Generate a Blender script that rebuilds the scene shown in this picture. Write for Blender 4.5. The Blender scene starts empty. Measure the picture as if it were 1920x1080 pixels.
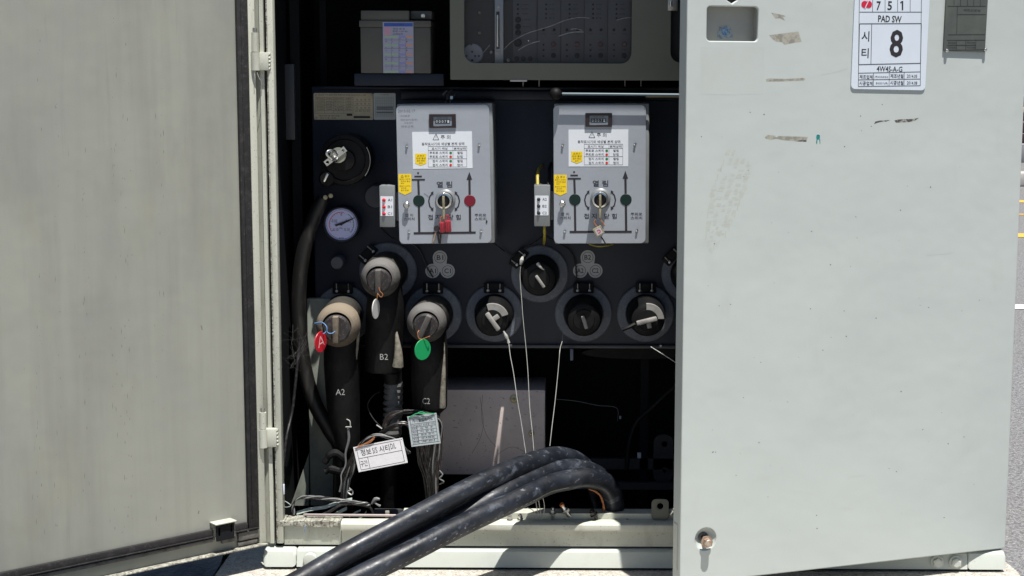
import bpy, bmesh, math, random
from mathutils import Vector, Matrix
random.seed(7)
SC = bpy.context.scene
COL = SC.collection

# ------------------------------------------------------------------ camera
F = 3000.0; PPX = 1060.0; DIST = 4.2; CAMZ = 1.332
PITCH = math.radians(7.74); ROLL = math.radians(0.22)
cam = bpy.data.cameras.new('camera'); camo = bpy.data.objects.new('camera', cam); COL.objects.link(camo)
cam.sensor_width = 36.0; cam.lens = F/1920*36; cam.shift_x = (960-PPX)/1920; cam.clip_start = .05; cam.clip_end = 2000
CAMR = (Matrix.Rotation(math.radians(90)-PITCH, 4, 'X') @ Matrix.Rotation(ROLL, 4, 'Z'))
CAMP = Vector((0, -DIST, CAMZ))
camo.matrix_world = Matrix.Translation(CAMP) @ CAMR
SC.camera = camo

# ------------------------------------------------------------------ light
SUNT = Vector((-.13, .28, -1.0)).normalized()        # the way the sunlight travels
w = bpy.data.worlds.new('World'); SC.world = w; w.use_nodes = True
nt = w.node_tree; nt.nodes.clear()
bg = nt.nodes.new('ShaderNodeBackground'); ow = nt.nodes.new('ShaderNodeOutputWorld'); sk = nt.nodes.new('ShaderNodeTexSky')
sk.sky_type = 'NISHITA'; sk.sun_disc = False
sk.sun_elevation = math.asin(-SUNT.z); sk.sun_rotation = math.atan2(-SUNT.x, -SUNT.y)
bg.inputs['Strength'].default_value = .05
nt.links.new(sk.outputs[0], bg.inputs[0]); nt.links.new(bg.outputs[0], ow.inputs[0])
sl = bpy.data.lights.new('sun', 'SUN'); sl.energy = 5.0; sl.angle = math.radians(.5); sl.color = (1, .965, .9)
so = bpy.data.objects.new('sun', sl); COL.objects.link(so)
so.rotation_euler = (-SUNT).to_track_quat('Z', 'Y').to_euler(); so.location = (0, -3, 6)
SC.view_settings.view_transform = 'Standard'; SC.view_settings.look = 'None'
SC.view_settings.exposure = .55; SC.view_settings.gamma = 1; SC.view_settings.use_curve_mapping = False
try:
    SC.cycles.max_bounces = 8; SC.cycles.caustics_reflective = False; SC.cycles.caustics_refractive = False
    SC.cycles.sample_clamp_indirect = 4
except Exception: pass

# ------------------------------------------------------------------ materials
def mat(name, col, rough=.5, metal=0., layers=(), bump=None, emis=0, spec=.5, rvar=None, dust=None):
    m = bpy.data.materials.new(name); m.use_nodes = True; t = m.node_tree; n = t.nodes; l = t.links
    b = n['Principled BSDF']; b.inputs['Roughness'].default_value = rough; b.inputs['Metallic'].default_value = metal
    b.inputs['Specular IOR Level'].default_value = spec
    tc = n.new('ShaderNodeTexCoord')
    rgb = n.new('ShaderNodeRGB'); rgb.outputs[0].default_value = (*col, 1); out = rgb.outputs[0]
    def noise(scale, detail=5, off=0.):
        mp = n.new('ShaderNodeMapping'); mp.inputs['Scale'].default_value = scale[:3] if isinstance(scale, tuple) else (scale,)*3
        if isinstance(scale, tuple) and len(scale) > 3: mp.vector_type = 'TEXTURE'; mp.inputs['Rotation'].default_value = (0, scale[3], 0); mp.inputs['Scale'].default_value = [1/q for q in scale[:3]]
        mp.inputs['Location'].default_value = (off, off*.7, off*1.3)
        l.new(tc.outputs['Object'], mp.inputs[0]); nz = n.new('ShaderNodeTexNoise'); nz.inputs['Scale'].default_value = 1
        nz.inputs['Detail'].default_value = detail; nz.inputs['Roughness'].default_value = .6; l.new(mp.outputs[0], nz.inputs[0]); return nz.outputs[0]
    for i, (sc, lo, hi, c2, f) in enumerate(layers):
        r = n.new('ShaderNodeMapRange'); r.inputs['From Min'].default_value = lo; r.inputs['From Max'].default_value = hi
        r.inputs['To Max'].default_value = f; r.clamp = True; l.new(noise(sc, 5, i*3.7), r.inputs[0])
        mx = n.new('ShaderNodeMix'); mx.data_type = 'RGBA'; l.new(r.outputs[0], mx.inputs[0]); l.new(out, mx.inputs[6])
        mx.inputs[7].default_value = (*c2, 1); out = mx.outputs[2]
    if dust:                                             # settled dust: on faces that look up, broken up by noise
        c2, lo, hi, f = dust
        ge = n.new('ShaderNodeNewGeometry'); sx = n.new('ShaderNodeSeparateXYZ'); l.new(ge.outputs['True Normal'], sx.inputs[0])
        ad = n.new('ShaderNodeMath'); ad.operation = 'MULTIPLY_ADD'; l.new(noise(35, 5, 2.2), ad.inputs[0]); ad.inputs[1].default_value = .9; l.new(sx.outputs[2], ad.inputs[2])
        r = n.new('ShaderNodeMapRange'); r.inputs['From Min'].default_value = lo+.45; r.inputs['From Max'].default_value = hi+.45; r.inputs['To Max'].default_value = f; l.new(ad.outputs[0], r.inputs[0])
        mx = n.new('ShaderNodeMix'); mx.data_type = 'RGBA'; l.new(r.outputs[0], mx.inputs[0]); l.new(out, mx.inputs[6]); mx.inputs[7].default_value = (*c2, 1); out = mx.outputs[2]
    l.new(out, b.inputs['Base Color'])
    if rvar:
        r = n.new('ShaderNodeMapRange'); r.inputs['From Min'].default_value = .35; r.inputs['From Max'].default_value = .65
        r.inputs['To Min'].default_value = rough-rvar[1]; r.inputs['To Max'].default_value = rough+rvar[1]
        l.new(noise(rvar[0], 4, 9.1), r.inputs[0]); l.new(r.outputs[0], b.inputs['Roughness'])
    if bump:
        bp = n.new('ShaderNodeBump'); bp.inputs['Strength'].default_value = bump[1]; bp.inputs['Distance'].default_value = bump[2]
        l.new(noise(bump[0], 4, 5.), bp.inputs['Height']); l.new(bp.outputs[0], b.inputs['Normal'])
    return m

M = {}
grime = (.06, .055, .045)
M['paint'] = mat('cabinet_paint', (.475, .515, .50), .5, 0, [(2.2, .4, .7, (.435, .475, .465), .7), ((9, 9, 3), .6, .75, (.42, .44, .41), .4), (90, .71, .77, (.2, .19, .17), .4)], (2.4, .3, .02), rvar=(4, .06))
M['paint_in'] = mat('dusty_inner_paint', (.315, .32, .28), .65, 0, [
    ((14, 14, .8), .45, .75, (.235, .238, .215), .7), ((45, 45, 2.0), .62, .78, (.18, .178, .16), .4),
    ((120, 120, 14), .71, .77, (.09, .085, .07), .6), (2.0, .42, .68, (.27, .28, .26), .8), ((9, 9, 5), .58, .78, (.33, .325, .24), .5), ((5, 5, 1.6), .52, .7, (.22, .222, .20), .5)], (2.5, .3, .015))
M['frame'] = mat('frame_paint', (.52, .53, .46), .5, 0, [((25, 25, 6), .52, .7, (.36, .36, .30), .7), (160, .62, .7, grime, .6)], (60, .1, .002))
M['dirty'] = mat('dirty_frame_paint', (.42, .42, .36), .7, 0, [(60, .45, .6, (.18, .165, .135), .85), (200, .5, .62, grime, .8)], (150, .6, .003))
M['plinth'] = mat('plinth_paint', (.50, .53, .49), .5, 0, [(14, .5, .75, (.44, .465, .42), .7), (130, .68, .74, grime, .6)], (30, .06, .002))
M['gasket'] = mat('rubber_gasket', (.021, .020, .0215), .75, 0, [(45, .5, .7, (.05, .047, .047), .7), (300, .62, .68, (.18, .17, .16), .5)], (90, .4, .002), spec=.3)
M['tape'] = mat('grey_dirty_tape', (.13, .125, .115), .7, 0, [(50, .45, .65, (.045, .04, .04), .8)], (80, .4, .002))
M['navy'] = mat('dark_navy_steel', (.013, .0185, .034), .45, 0, [(12, .5, .75, (.024, .027, .036), .6), (150, .66, .72, (.06, .06, .06), .5)], (20, .05, .002), spec=.3)
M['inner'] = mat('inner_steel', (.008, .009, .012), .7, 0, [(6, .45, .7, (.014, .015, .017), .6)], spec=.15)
M['black'] = mat('black_rubber', (.004, .004, .0048), .6, 0, [(30, .5, .7, (.010, .0095, .009), .8)], (60, .2, .002), spec=.22)
M['boot'] = mat('elbow_rubber', (.0045, .0042, .0045), .6, 0, [(18, .55, .75, (.014, .013, .012), .8), ((60, 60, 12), .64, .72, (.05, .046, .04), .35)], (28, .5, .006), spec=.22, dust=((.09, .085, .075), .35, 1., .6))
M['capface'] = mat('cap_face_rubber', (.028, .024, .026), .6, 0, [(45, .5, .68, (.07, .065, .06), .8), (220, .58, .66, (.16, .15, .14), .6)], (90, .25, .002), spec=.3)
M['dustcap'] = mat('dusty_cap', (.055, .050, .048), .75, 0, [(35, .4, .62, (.035, .032, .031), .8)], (90, .35, .002), spec=.3, dust=((.150, .146, .142), -.2, .75, .95))
M['litrubber'] = mat('pale_lit_rubber', (.27, .262, .25), .65, 0, [(40, .45, .65, (.16, .155, .15), .7)], (70, .3, .002))  # brighter rubber stands for shells and grips catching sunlight
M['beigecap'] = mat('beige_dusty_cap', (.11, .09, .072), .85, 0, [(25, .42, .62, (.07, .058, .046), .85)], (70, .4, .003), spec=.2, dust=((.23, .19, .145), -.25, .5, 1.))
M['ring'] = mat('grey_ring', (.13, .145, .18), .6, 0, [(40, .4, .65, (.085, .10, .13), .8), (220, .55, .68, (.26, .26, .25), .5)], (120, .3, .002))
M['plate'] = mat('switch_plate', (.37, .40, .455), .36, .25, [(6, .4, .75, (.345, .372, .42), .6), (2.5, .55, .8, (.37, .35, .345), .4)], (5, .16, .02), rvar=(6, .04))
M['boxgrey'] = mat('box_grey', (.23, .245, .255), .45, .2, [(15, .4, .7, (.17, .18, .185), .7)])
M['ink'] = mat('black_ink', (.018, .016, .022), .6)
M['ink2'] = mat('faint_ink', (.12, .12, .13), .6)
M['pen'] = mat('pen_ink', (.05, .05, .08), .6)
M['white'] = mat('white_label', (.70, .74, .80), .45, 0, [(20, .5, .8, (.62, .66, .72), .6)])
M['paper'] = mat('white_card', (.80, .79, .82), .55, 0, [(30, .55, .8, (.72, .71, .72), .6)], (9, .2, .01))
M['signw'] = mat('sign_white', (.62, .68, .76), .35, 0, [(6, .45, .75, (.55, .61, .69), .7)])
M['yellow'] = mat('yellow_sticker', (.85, .60, .01), .5)
M['green'] = mat('dark_green', (.006, .022, .018), .45, spec=.3)
M['green2'] = mat('label_green', (.02, .18, .06), .5)
M['tagg'] = mat('green_tag', (.01, .30, .10), .45)
M['tagr'] = mat('red_tag', (.50, .012, .025), .45, 0, [(60, .5, .7, (.42, .02, .03), .7)])
M['tagw'] = mat('white_tag', (.50, .50, .50), .45)
M['red'] = mat('red_spot', (.16, .003, .018), .45)
M['red2'] = mat('label_red', (.62, .03, .02), .5)
M['led'] = mat('red_lens', (.65, .01, .03), .2)
M['ledk'] = mat('dark_lens', (.03, .02, .022), .2)
M['chrome'] = mat('bright_steel', (.68, .68, .66), .22, 1.0, [(40, .5, .7, (.45, .43, .40), .6)])
M['dull'] = mat('dull_steel', (.42, .41, .40), .38, .85, [(40, .45, .7, (.25, .23, .21), .7)])
M['brass'] = mat('worn_brass', (.42, .38, .24), .4, .5, [(60, .45, .65, (.2, .18, .12), .7)])
M['copper'] = mat('copper_wire', (.60, .24, .10), .4, .6, [(80, .45, .65, (.35, .14, .07), .7)])
M['rust'] = mat('rusty_bolt', (.36, .24, .17), .5, .6, [(90, .45, .65, (.55, .5, .44), .8)])
M['alu'] = mat('scuffed_aluminium', (.66, .565, .535), .5, .05, [(5, .42, .65, (.50, .43, .41), .8), ((60, 60, 22), .64, .70, (.66, .62, .6), .3), (60, .64, .69, (.24, .21, .20), .6), (150, .64, .68, (.12, .105, .1), .8)], (5, .2, .01), rvar=(7, .1))
M['cable'] = mat('heavy_cable', (.009, .011, .016), .43, 0, [(14, .45, .7, (.026, .031, .043), .8), ((7, 40, 50, -.47), .55, .68, (.10, .115, .145), .6), ((13, 80, 100, -.47), .64, .71, (.28, .29, .31), .5), (330, .69, .72, (.28, .25, .2), .45)], (45, .35, .002), rvar=(22, .12), spec=.4)
M['cdash'] = mat('cable_marking', (.42, .40, .35), .6)
M['wirew'] = mat('bare_wire', (.50, .50, .47), .4, .3)
M['wirek'] = mat('dark_wire', (.012, .011, .012), .4, 0, [(90, .52, .68, (.05, .045, .045), .8)])
M['wireg'] = mat('grey_wire', (.16, .165, .165), .4)
M['wiremix'] = mat('brown_wire', (.022, .016, .016), .4, 0, [(120, .5, .66, (.085, .065, .065), .8)])
M['wgreen'] = mat('pale_green_wire', (.36, .42, .39), .5, 0, [(50, .5, .65, (.22, .27, .25), .8)])
M['twine'] = mat('green_twine', (.02, .30, .12), .7)
M['blue'] = mat('blue_string', (.12, .30, .60), .6)
M['ylwire'] = mat('yellow_wire', (.40, .33, .05), .5)
M['name'] = mat('brass_nameplate', (.50, .445, .32), .5, .2, [(30, .4, .7, (.38, .33, .23), .8)])
M['cardg'] = mat('grey_plastic_card', (.46, .51, .53), .45)
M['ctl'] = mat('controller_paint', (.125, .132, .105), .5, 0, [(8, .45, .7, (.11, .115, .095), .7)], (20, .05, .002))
M['module'] = mat('module_face', (.085, .09, .105), .5, 0, [(10, .45, .7, (.07, .073, .085), .7)], spec=.3)
M['modlite'] = mat('module_print', (.012, .012, .015), .6, spec=.2)
M['battery'] = mat('battery_case', (.10, .10, .088), .65, 0, [(10, .45, .7, (.075, .075, .068), .7)])
M['lblblue'] = mat('form_blue', (.03, .10, .45), .5)
M['lblpink'] = mat('form_pink', (.55, .30, .42), .5)
M['lblgreen'] = mat('form_green', (.35, .48, .36), .5)
M['lblviol'] = mat('form_violet', (.28, .28, .60), .5)
M['lblred'] = mat('form_red', (.60, .33, .25), .5)
M['dial'] = mat('gauge_dial', (.62, .64, .97), .35)
M['acry'] = mat('smoked_acrylic', (.075, .085, .08), .25, 0, [(12, .45, .7, (.115, .125, .11), .7)], spec=.5)
M['tapeold'] = mat('old_tape', (.36, .35, .30), .6, 0, [(70, .45, .6, (.22, .21, .18), .9)])
M['patch'] = mat('faded_patch', (.465, .50, .485), .6, 0, [(12, .45, .7, (.44, .47, .455), .7)])
M['smear'] = mat('glue_smear', (.44, .455, .42), .6, 0, [(60, .4, .6, (.47, .50, .48), .7)])
M['torn'] = mat('torn_black_tape', (.07, .065, .06), .6, 0, [(120, .5, .6, (.4, .4, .37), .8)])
M['teal'] = mat('teal_paint', (.01, .20, .20), .5)
M['sblue'] = mat('sticker_blue', (.06, .17, .36), .5, 0, [(160, .45, .55, (.25, .36, .45), .9)])
M['spale'] = mat('sticker_pale', (.28, .33, .37), .5, 0, [(160, .5, .6, (.12, .17, .2), .9)])
M['pocket'] = mat('pocket_paint', (.33, .335, .31), .5, 0, [(10, .45, .7, (.29, .29, .27), .7)])
M['shade_sheet'] = mat('dark_blue_shade', (.010, .014, .030), .5, 0, [(30, .5, .7, (.02, .028, .05), .7)], (40, .5, .01))
M['asphalt'] = mat('asphalt', (.10, .10, .105), .85, 0, [(70, .42, .58, (.24, .24, .25), .9), (160, .55, .62, (.40, .395, .40), .9), (110, .60, .66, (.035, .035, .04), .9), (.4, .45, .7, (.16, .15, .14), .5)], (90, .9, .01))
M['concrete'] = mat('concrete_pad', (.38, .355, .31), .9, 0, [(90, .42, .6, (.55, .53, .49), .8), (150, .56, .62, (.15, .14, .13), .8)], (70, .9, .006))
M['lineY'] = mat('yellow_line', (.75, .40, .06), .6); M['lineW'] = mat('white_line', (.75, .75, .76), .6)
M['cream'] = mat('cream_band', (.62, .47, .30), .6); M['dkbr'] = mat('dark_brown_band', (.045, .02, .022), .5)
M['grn'] = mat('green_mesh', (.02, .13, .08), .6); M['midgrey'] = mat('mid_grey', (.22, .23, .25), .6)
g = bpy.data.materials.new('window_acrylic'); g.use_nodes = True; M['glass'] = g
gb = g.node_tree.nodes['Principled BSDF']; gb.inputs['Base Color'].default_value = (.12, .12, .13, 1); gb.inputs['Alpha'].default_value = .10; gb.inputs['Specular IOR Level'].default_value = .4; gb.inputs['Roughness'].default_value = .12

# ------------------------------------------------------------------ frames: pixel of the photograph + a plane of the place -> point
class Frame:
    def __init__(s, O, ang=0.):
        s.O = Vector(O); s.ux = Vector((math.cos(ang), math.sin(ang), 0)); s.up = Vector((0, 0, 1)); s.n = Vector((math.sin(ang), -math.cos(ang), 0))
    def p(s, u, v, w=0.): return s.O + s.ux*u + s.up*v + s.n*w
    def hit(s, px, py, w=0.):
        d = CAMR.to_3x3() @ Vector(((px-PPX)/F, (540-py)/F, -1))
        O = s.O + s.n*w; t = (O-CAMP).dot(s.n)/d.dot(s.n); q = CAMP + d*t - s.O
        return q.dot(s.ux), q.dot(s.up)
    def rect(s, x0, y0, x1, y1, w=0.):       # level rectangle from its pixel bounds
        xm, ym = (x0+x1)/2, (y0+y1)/2
        return (s.hit(x0, ym, w)[0], s.hit(x1, ym, w)[0], s.hit(xm, y1, w)[1], s.hit(xm, y0, w)[1])
def FY(Y): return Frame((0, Y, 0), 0)
def U(px, py, Y):
    u, v = FY(Y).hit(px, py); return Vector((u, Y, v))
def on_ground(px, py, z=0.):
    d = CAMR.to_3x3() @ Vector(((px-PPX)/F, (540-py)/F, -1)); t = (z-CAMP.z)/d.z; return CAMP + d*t

# ------------------------------------------------------------------ shape helpers (all add to a bmesh)
def nb(): return bmesh.new()
def fbox(bm, fr, u0, u1, v0, v1, w0, w1, bev=0., seg=2):
    vs = [bm.verts.new(fr.p(u, v, w_)) for w_ in (w0, w1) for v in (v0, v1) for u in (u0, u1)]
    fs = [bm.faces.new([vs[i] for i in q]) for q in ((0, 2, 3, 1), (4, 5, 7, 6), (0, 1, 5, 4), (2, 6, 7, 3), (0, 4, 6, 2), (1, 3, 7, 5))]
    if bev:
        es = list({e for f in fs for e in f.edges}); bmesh.ops.bevel(bm, geom=es, offset=bev, segments=seg, affect='EDGES', profile=.5)
def pbox(bm, Yf, x0, y0, x1, y1, depth, bev=0., ang=0):     # box whose front face, at Y=Yf, fills a pixel rectangle
    fr = FY(Yf); fbox(bm, fr, *fr.rect(x0, y0, x1, y1), -depth, 0, bev)
def prism(bm, pts, vec):
    a = [bm.verts.new(p) for p in pts]; b = [bm.verts.new(Vector(p)+Vector(vec)) for p in pts]; n = len(pts)
    bm.faces.new(a); bm.faces.new(b[::-1])
    for i in range(n): bm.faces.new([a[(i+1) % n], a[i], b[i], b[(i+1) % n]])
def catmull(P, k=6):
    P = [Vector(p) for p in P]
    if len(P) < 3 or k < 2: return P
    out = []; Q = [P[0]*2-P[1]] + P + [P[-1]*2-P[-2]]
    for i in range(1, len(Q)-2):
        for j in range(k):
            t = j/k; a, b, c, d = Q[i-1:i+3]
            out.append(.5*((2*b) + (c-a)*t + (2*a-5*b+4*c-d)*t*t + (3*b-a-3*c+d)*t**3))
    return out + [P[-1]]
def tube(bm, P, r, seg=10, k=6, jit=0.):
    n0 = len(P); Q = catmull(P, k); n = len(Q); rr = r if isinstance(r, (list, tuple)) else [r]*n0
    def rad(i):
        t = i/(n-1)*(n0-1); a = min(int(t), n0-2); return rr[a]*(1-(t-a))+rr[a+1]*(t-a)
    T = [(Q[min(i+1, n-1)]-Q[max(i-1, 0)]).normalized() for i in range(n)]
    N = T[0].orthogonal().normalized(); rings = []
    for i in range(n):
        N = (N - T[i]*N.dot(T[i])).normalized(); Bn = T[i].cross(N); q = rad(i)*(1+random.uniform(-jit, jit))
        rings.append([bm.verts.new(Q[i] + (N*math.cos(a)+Bn*math.sin(a))*q) for a in [2*math.pi*j/seg for j in range(seg)]])
    for i in range(n-1):
        for j in range(seg): bm.faces.new([rings[i][j], rings[i][(j+1) % seg], rings[i+1][(j+1) % seg], rings[i+1][j]])
    bm.faces.new(rings[0][::-1]); bm.faces.new(rings[-1])
    return Q
def lathe(bm, fr, u, v, prof, seg=40, axis=None):           # prof: (radius, w) along the frame's normal
    rings = []
    for r, w_ in prof:
        if r < 1e-6: rings.append([bm.verts.new(fr.p(u, v, w_))])
        else: rings.append([bm.verts.new(fr.p(u+r*math.cos(2*math.pi*j/seg), v+r*math.sin(2*math.pi*j/seg), w_)) for j in range(seg)])
    for a, b in zip(rings, rings[1:]):
        for j in range(seg):
            k = (j+1) % seg
            if len(a) == 1 and len(b) == 1: continue
            if len(a) == 1: bm.faces.new([a[0], b[k], b[j]])
            elif len(b) == 1: bm.faces.new([a[j], a[k], b[0]])
            else: bm.faces.new([a[j], a[k], b[k], b[j]])
def disc(bm, fr, u, v, r, w0, w1, seg=28, ru=None):
    ru = ru or r; a = [(u+ru*math.cos(2*math.pi*j/seg), v+r*math.sin(2*math.pi*j/seg)) for j in range(seg)]
    prism(bm, [fr.p(x, y, w0) for x, y in a], fr.n*(w1-w0))
def poly(bm, fr, pts, w0, th=.0006):                        # pts (u,v)
    prism(bm, [fr.p(x, y, w0) for x, y in pts], fr.n*th)
def ppoly(bm, fr, px, w0, th=.0006): poly(bm, fr, [fr.hit(x, y, w0) for x, y in px], w0, th)
def prect(bm, fr, x0, y0, x1, y1, w0, th=.0006):
    u0, u1, v0, v1 = fr.rect(x0, y0, x1, y1, w0); poly(bm, fr, [(u0, v0), (u1, v0), (u1, v1), (u0, v1)], w0, th)
def pline(bm, fr, x0, y0, x1, y1, wid, w0, th=.0003):       # a printed line, width in pixels
    dx, dy = x1-x0, y1-y0; L = math.hypot(dx, dy) or 1; nx, ny = -dy/L*wid/2, dx/L*wid/2
    ppoly(bm, fr, [(x0+nx, y0+ny), (x1+nx, y1+ny), (x1-nx, y1-ny), (x0-nx, y0-ny)], w0, th)
def hexb(bm, fr, u, v, w0, r, h, rot=.2, washer=True, dome=.15):
    if washer: lathe(bm, fr, u, v, [(r*1.35, w0), (r*1.35, w0+h*.2), (r*.9, w0+h*.25)], 24); w0 += h*.2
    pts = [(u+r*math.cos(rot+i*math.pi/3), v+r*math.sin(rot+i*math.pi/3)) for i in range(6)]
    prism(bm, [fr.p(x, y, w0) for x, y in pts], fr.n*h)
    lathe(bm, fr, u, v, [(r*.82, w0+h), (r*.7, w0+h*(1+dome)), (0, w0+h*(1+dome))], 18)
def rrect(u0, u1, v0, v1, r, n=5):
    out = []
    for cx, cy, a0 in ((u1-r, v0+r, -90), (u1-r, v1-r, 0), (u0+r, v1-r, 90), (u0+r, v0+r, 180)):
        for i in range(n+1):
            a = math.radians(a0+90*i/n); out.append((cx+r*math.cos(a), cy+r*math.sin(a)))
    return out
def circ(u, v, r, n=36): return [(u+r*math.cos(2*math.pi*i/n), v+r*math.sin(2*math.pi*i/n)) for i in range(n)]
def dgm(o):
    bpy.context.view_layer.update(); d = bpy.context.evaluated_depsgraph_get(); return bpy.data.meshes.new_from_object(o.evaluated_get(d))
def holed(bm, fr, outline, holes, w0, w1, bev=0.):          # flat plate with real openings and rounded edges
    c = bpy.data.curves.new('c', 'CURVE'); c.dimensions = '2D'; c.fill_mode = 'BOTH'
    c.extrude = (w1-w0)/2-bev; c.bevel_depth = bev; c.bevel_resolution = 2; c.offset = -bev
    for L in [outline]+list(holes):
        s = c.splines.new('POLY'); s.points.add(len(L)-1); s.use_cyclic_u = True
        for i, (x, y) in enumerate(L): s.points[i].co = (x, y, 0, 1)
    o = bpy.data.objects.new('c', c); COL.objects.link(o); me = dgm(o); bpy.data.objects.remove(o); bpy.data.curves.remove(c)
    vs = [bm.verts.new(fr.p(v.co.x, v.co.y, (w0+w1)/2+v.co.z)) for v in me.vertices]
    for p in me.polygons:
        try: bm.faces.new([vs[i] for i in p.vertices])
        except ValueError: pass
    bpy.data.meshes.remove(me)
GL = {}
def glyph(s, bold):
    k = (s, bold)
    if k not in GL:
        c = bpy.data.curves.new('t', 'FONT'); c.body = s; c.resolution_u = 2; c.offset = bold; c.fill_mode = 'FRONT'
        o = bpy.data.objects.new('t', c); COL.objects.link(o); me = dgm(o); bpy.data.objects.remove(o); bpy.data.curves.remove(c)
        V = [(v.co.x, v.co.y) for v in me.vertices]; Pn = [tuple(p.vertices) for p in me.polygons]; bpy.data.meshes.remove(me)
        xs = [a for a, _ in V]; ys = [b for _, b in V]; GL[k] = (V, Pn, min(xs), max(xs), min(ys), max(ys))
    return GL[k]
def text(bm, fr, s, x0, y0, x1, y1, w0, bold=0., rot=0.):   # writing whose ink fills a pixel box; rot in degrees about its centre
    V, Pn, a, b, c, d = glyph(s, bold); u0, u1, v0, v1 = fr.rect(x0, y0, x1, y1, w0)
    cu, cv = (u0+u1)/2, (v0+v1)/2; cr, sr = math.cos(math.radians(rot)), math.sin(math.radians(rot)); vs = []
    for x, y in V:
        du = ((x-a)/(b-a)-.5)*(u1-u0); dv = ((y-c)/max(d-c, 1e-6)-.5)*(v1-v0)
        vs.append(bm.verts.new(fr.p(cu+du*cr-dv*sr, cv+du*sr+dv*cr, w0)))
    for q in Pn:
        try: bm.faces.new([vs[i] for i in q])
        except ValueError: pass

# ------------------------------------------------------------------ object helpers
ROOT = {}
def rootloc(o):
    while o.parent: o = o.parent
    return o.location
def put(name, bm, m, parent=None, label=None, sharp=32, loc=None):
    me = bpy.data.meshes.new(name); bmesh.ops.recalc_face_normals(bm, faces=bm.faces)
    if parent is not None: L = Vector(rootloc(parent))
    elif loc is not None: L = Vector(loc)
    else:
        xs = [v.co for v in bm.verts]; L = Vector(((min(p.x for p in xs)+max(p.x for p in xs))/2, (min(p.y for p in xs)+max(p.y for p in xs))/2, min(p.z for p in xs)))
    bmesh.ops.translate(bm, verts=bm.verts, vec=-L); bm.to_mesh(me); bm.free()
    for p in me.polygons: p.use_smooth = True
    me.set_sharp_from_angle(angle=math.radians(sharp))
    me.materials.append(M[m] if isinstance(m, str) else m)
    o = bpy.data.objects.new(name, me); COL.objects.link(o)
    if parent is not None: o.parent = parent
    else: o.location = L
    if label: o['label'] = label
    return o
def thing(name, loc, label, cat, group=None):
    o = bpy.data.objects.new(name, None); o.empty_display_size = .05; COL.objects.link(o); o.location = loc
    o['label'] = label; o['category'] = cat
    if group: o['group'] = group
    return o
def tag(o, label, cat, group=None):
    o['label'] = label; o['category'] = cat
    if group: o['group'] = group
    return o
def struct(name, bm, m, **k):
    o = put(name, bm, m, **k); o['kind'] = 'structure'; return o
def copy_tree(o, parent=None):
    c = o.copy(); COL.objects.link(c); c.parent = parent
    for ch in list(o.children): copy_tree(ch, c)
    return c

def merge(o, bm, m):                                       # surface marks become part of their panel's own mesh
    m = M[m] if isinstance(m, str) else m; L = Vector(rootloc(o)); me = o.data
    if m.name not in [x.name for x in me.materials]: me.materials.append(m)
    idx = [x.name for x in me.materials].index(m.name)
    bmesh.ops.translate(bm, verts=bm.verts, vec=-L)
    for f in bm.faces: f.material_index = idx
    t = bpy.data.meshes.new('t'); bm.to_mesh(t); bm.free(); b2 = bmesh.new(); b2.from_mesh(me); b2.from_mesh(t); bpy.data.meshes.remove(t)
    b2.to_mesh(me); b2.free()
# ================================================================== THE SETTING
G0 = Frame((0, 0, 0), 0)
bm = nb()
vs = [bm.verts.new(p) for p in ((-300, -60, -.03), (300, -60, -.03), (300, 900, -.03), (-300, 900, -.03))]; bm.faces.new(vs)
struct('road', bm, 'asphalt', loc=(0, 0, -.03))
# concrete pad with a broken right edge
pr = on_ground(1893, 1024, 0.).x; pf = on_ground(1925, 1078, 0.)
bm = nb(); edge = []
pr = U(1886, 1040, -.02).x + .012
for i in range(15):
    t = i/14; edge.append((pr+.035*t+random.uniform(-.012, .012)+(.055 if i > 10 else 0)*(i-10)/4, .95-1.5*t))
edge += [(pr+.35, -1.2), (pr+.2, -2.2)]
pts = [(-.93, .95)]+edge+[(-.93, -2.2)]
prism(bm, [(x, y, -.12) for x, y in pts], (0, 0, .116)); struct('concrete_pad', bm, 'concrete')
def road_line(name, px, y0, y1, m):
    bm = nb(); a = on_ground(px, y1, -.026); b = on_ground(px, y0, -.026)
    q = [bm.verts.new(p) for p in ((a.x-6, a.y, -.026), (a.x+25, a.y-.1, -.026), (b.x+25, b.y-.1, -.026), (b.x-6, b.y, -.026))]; bm.faces.new(q)
    struct(name, bm, m)
road_line('white_road_line', 1905, 570, 578, 'lineW')
road_line('yellow_road_line', 1908, 437, 444, 'lineY')
road_line('thin_yellow_road_line', 1910, 375, 379, 'lineY')
road_line('thin_yellow_road_line', 1910, 400.5, 402, 'lineY')
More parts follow.
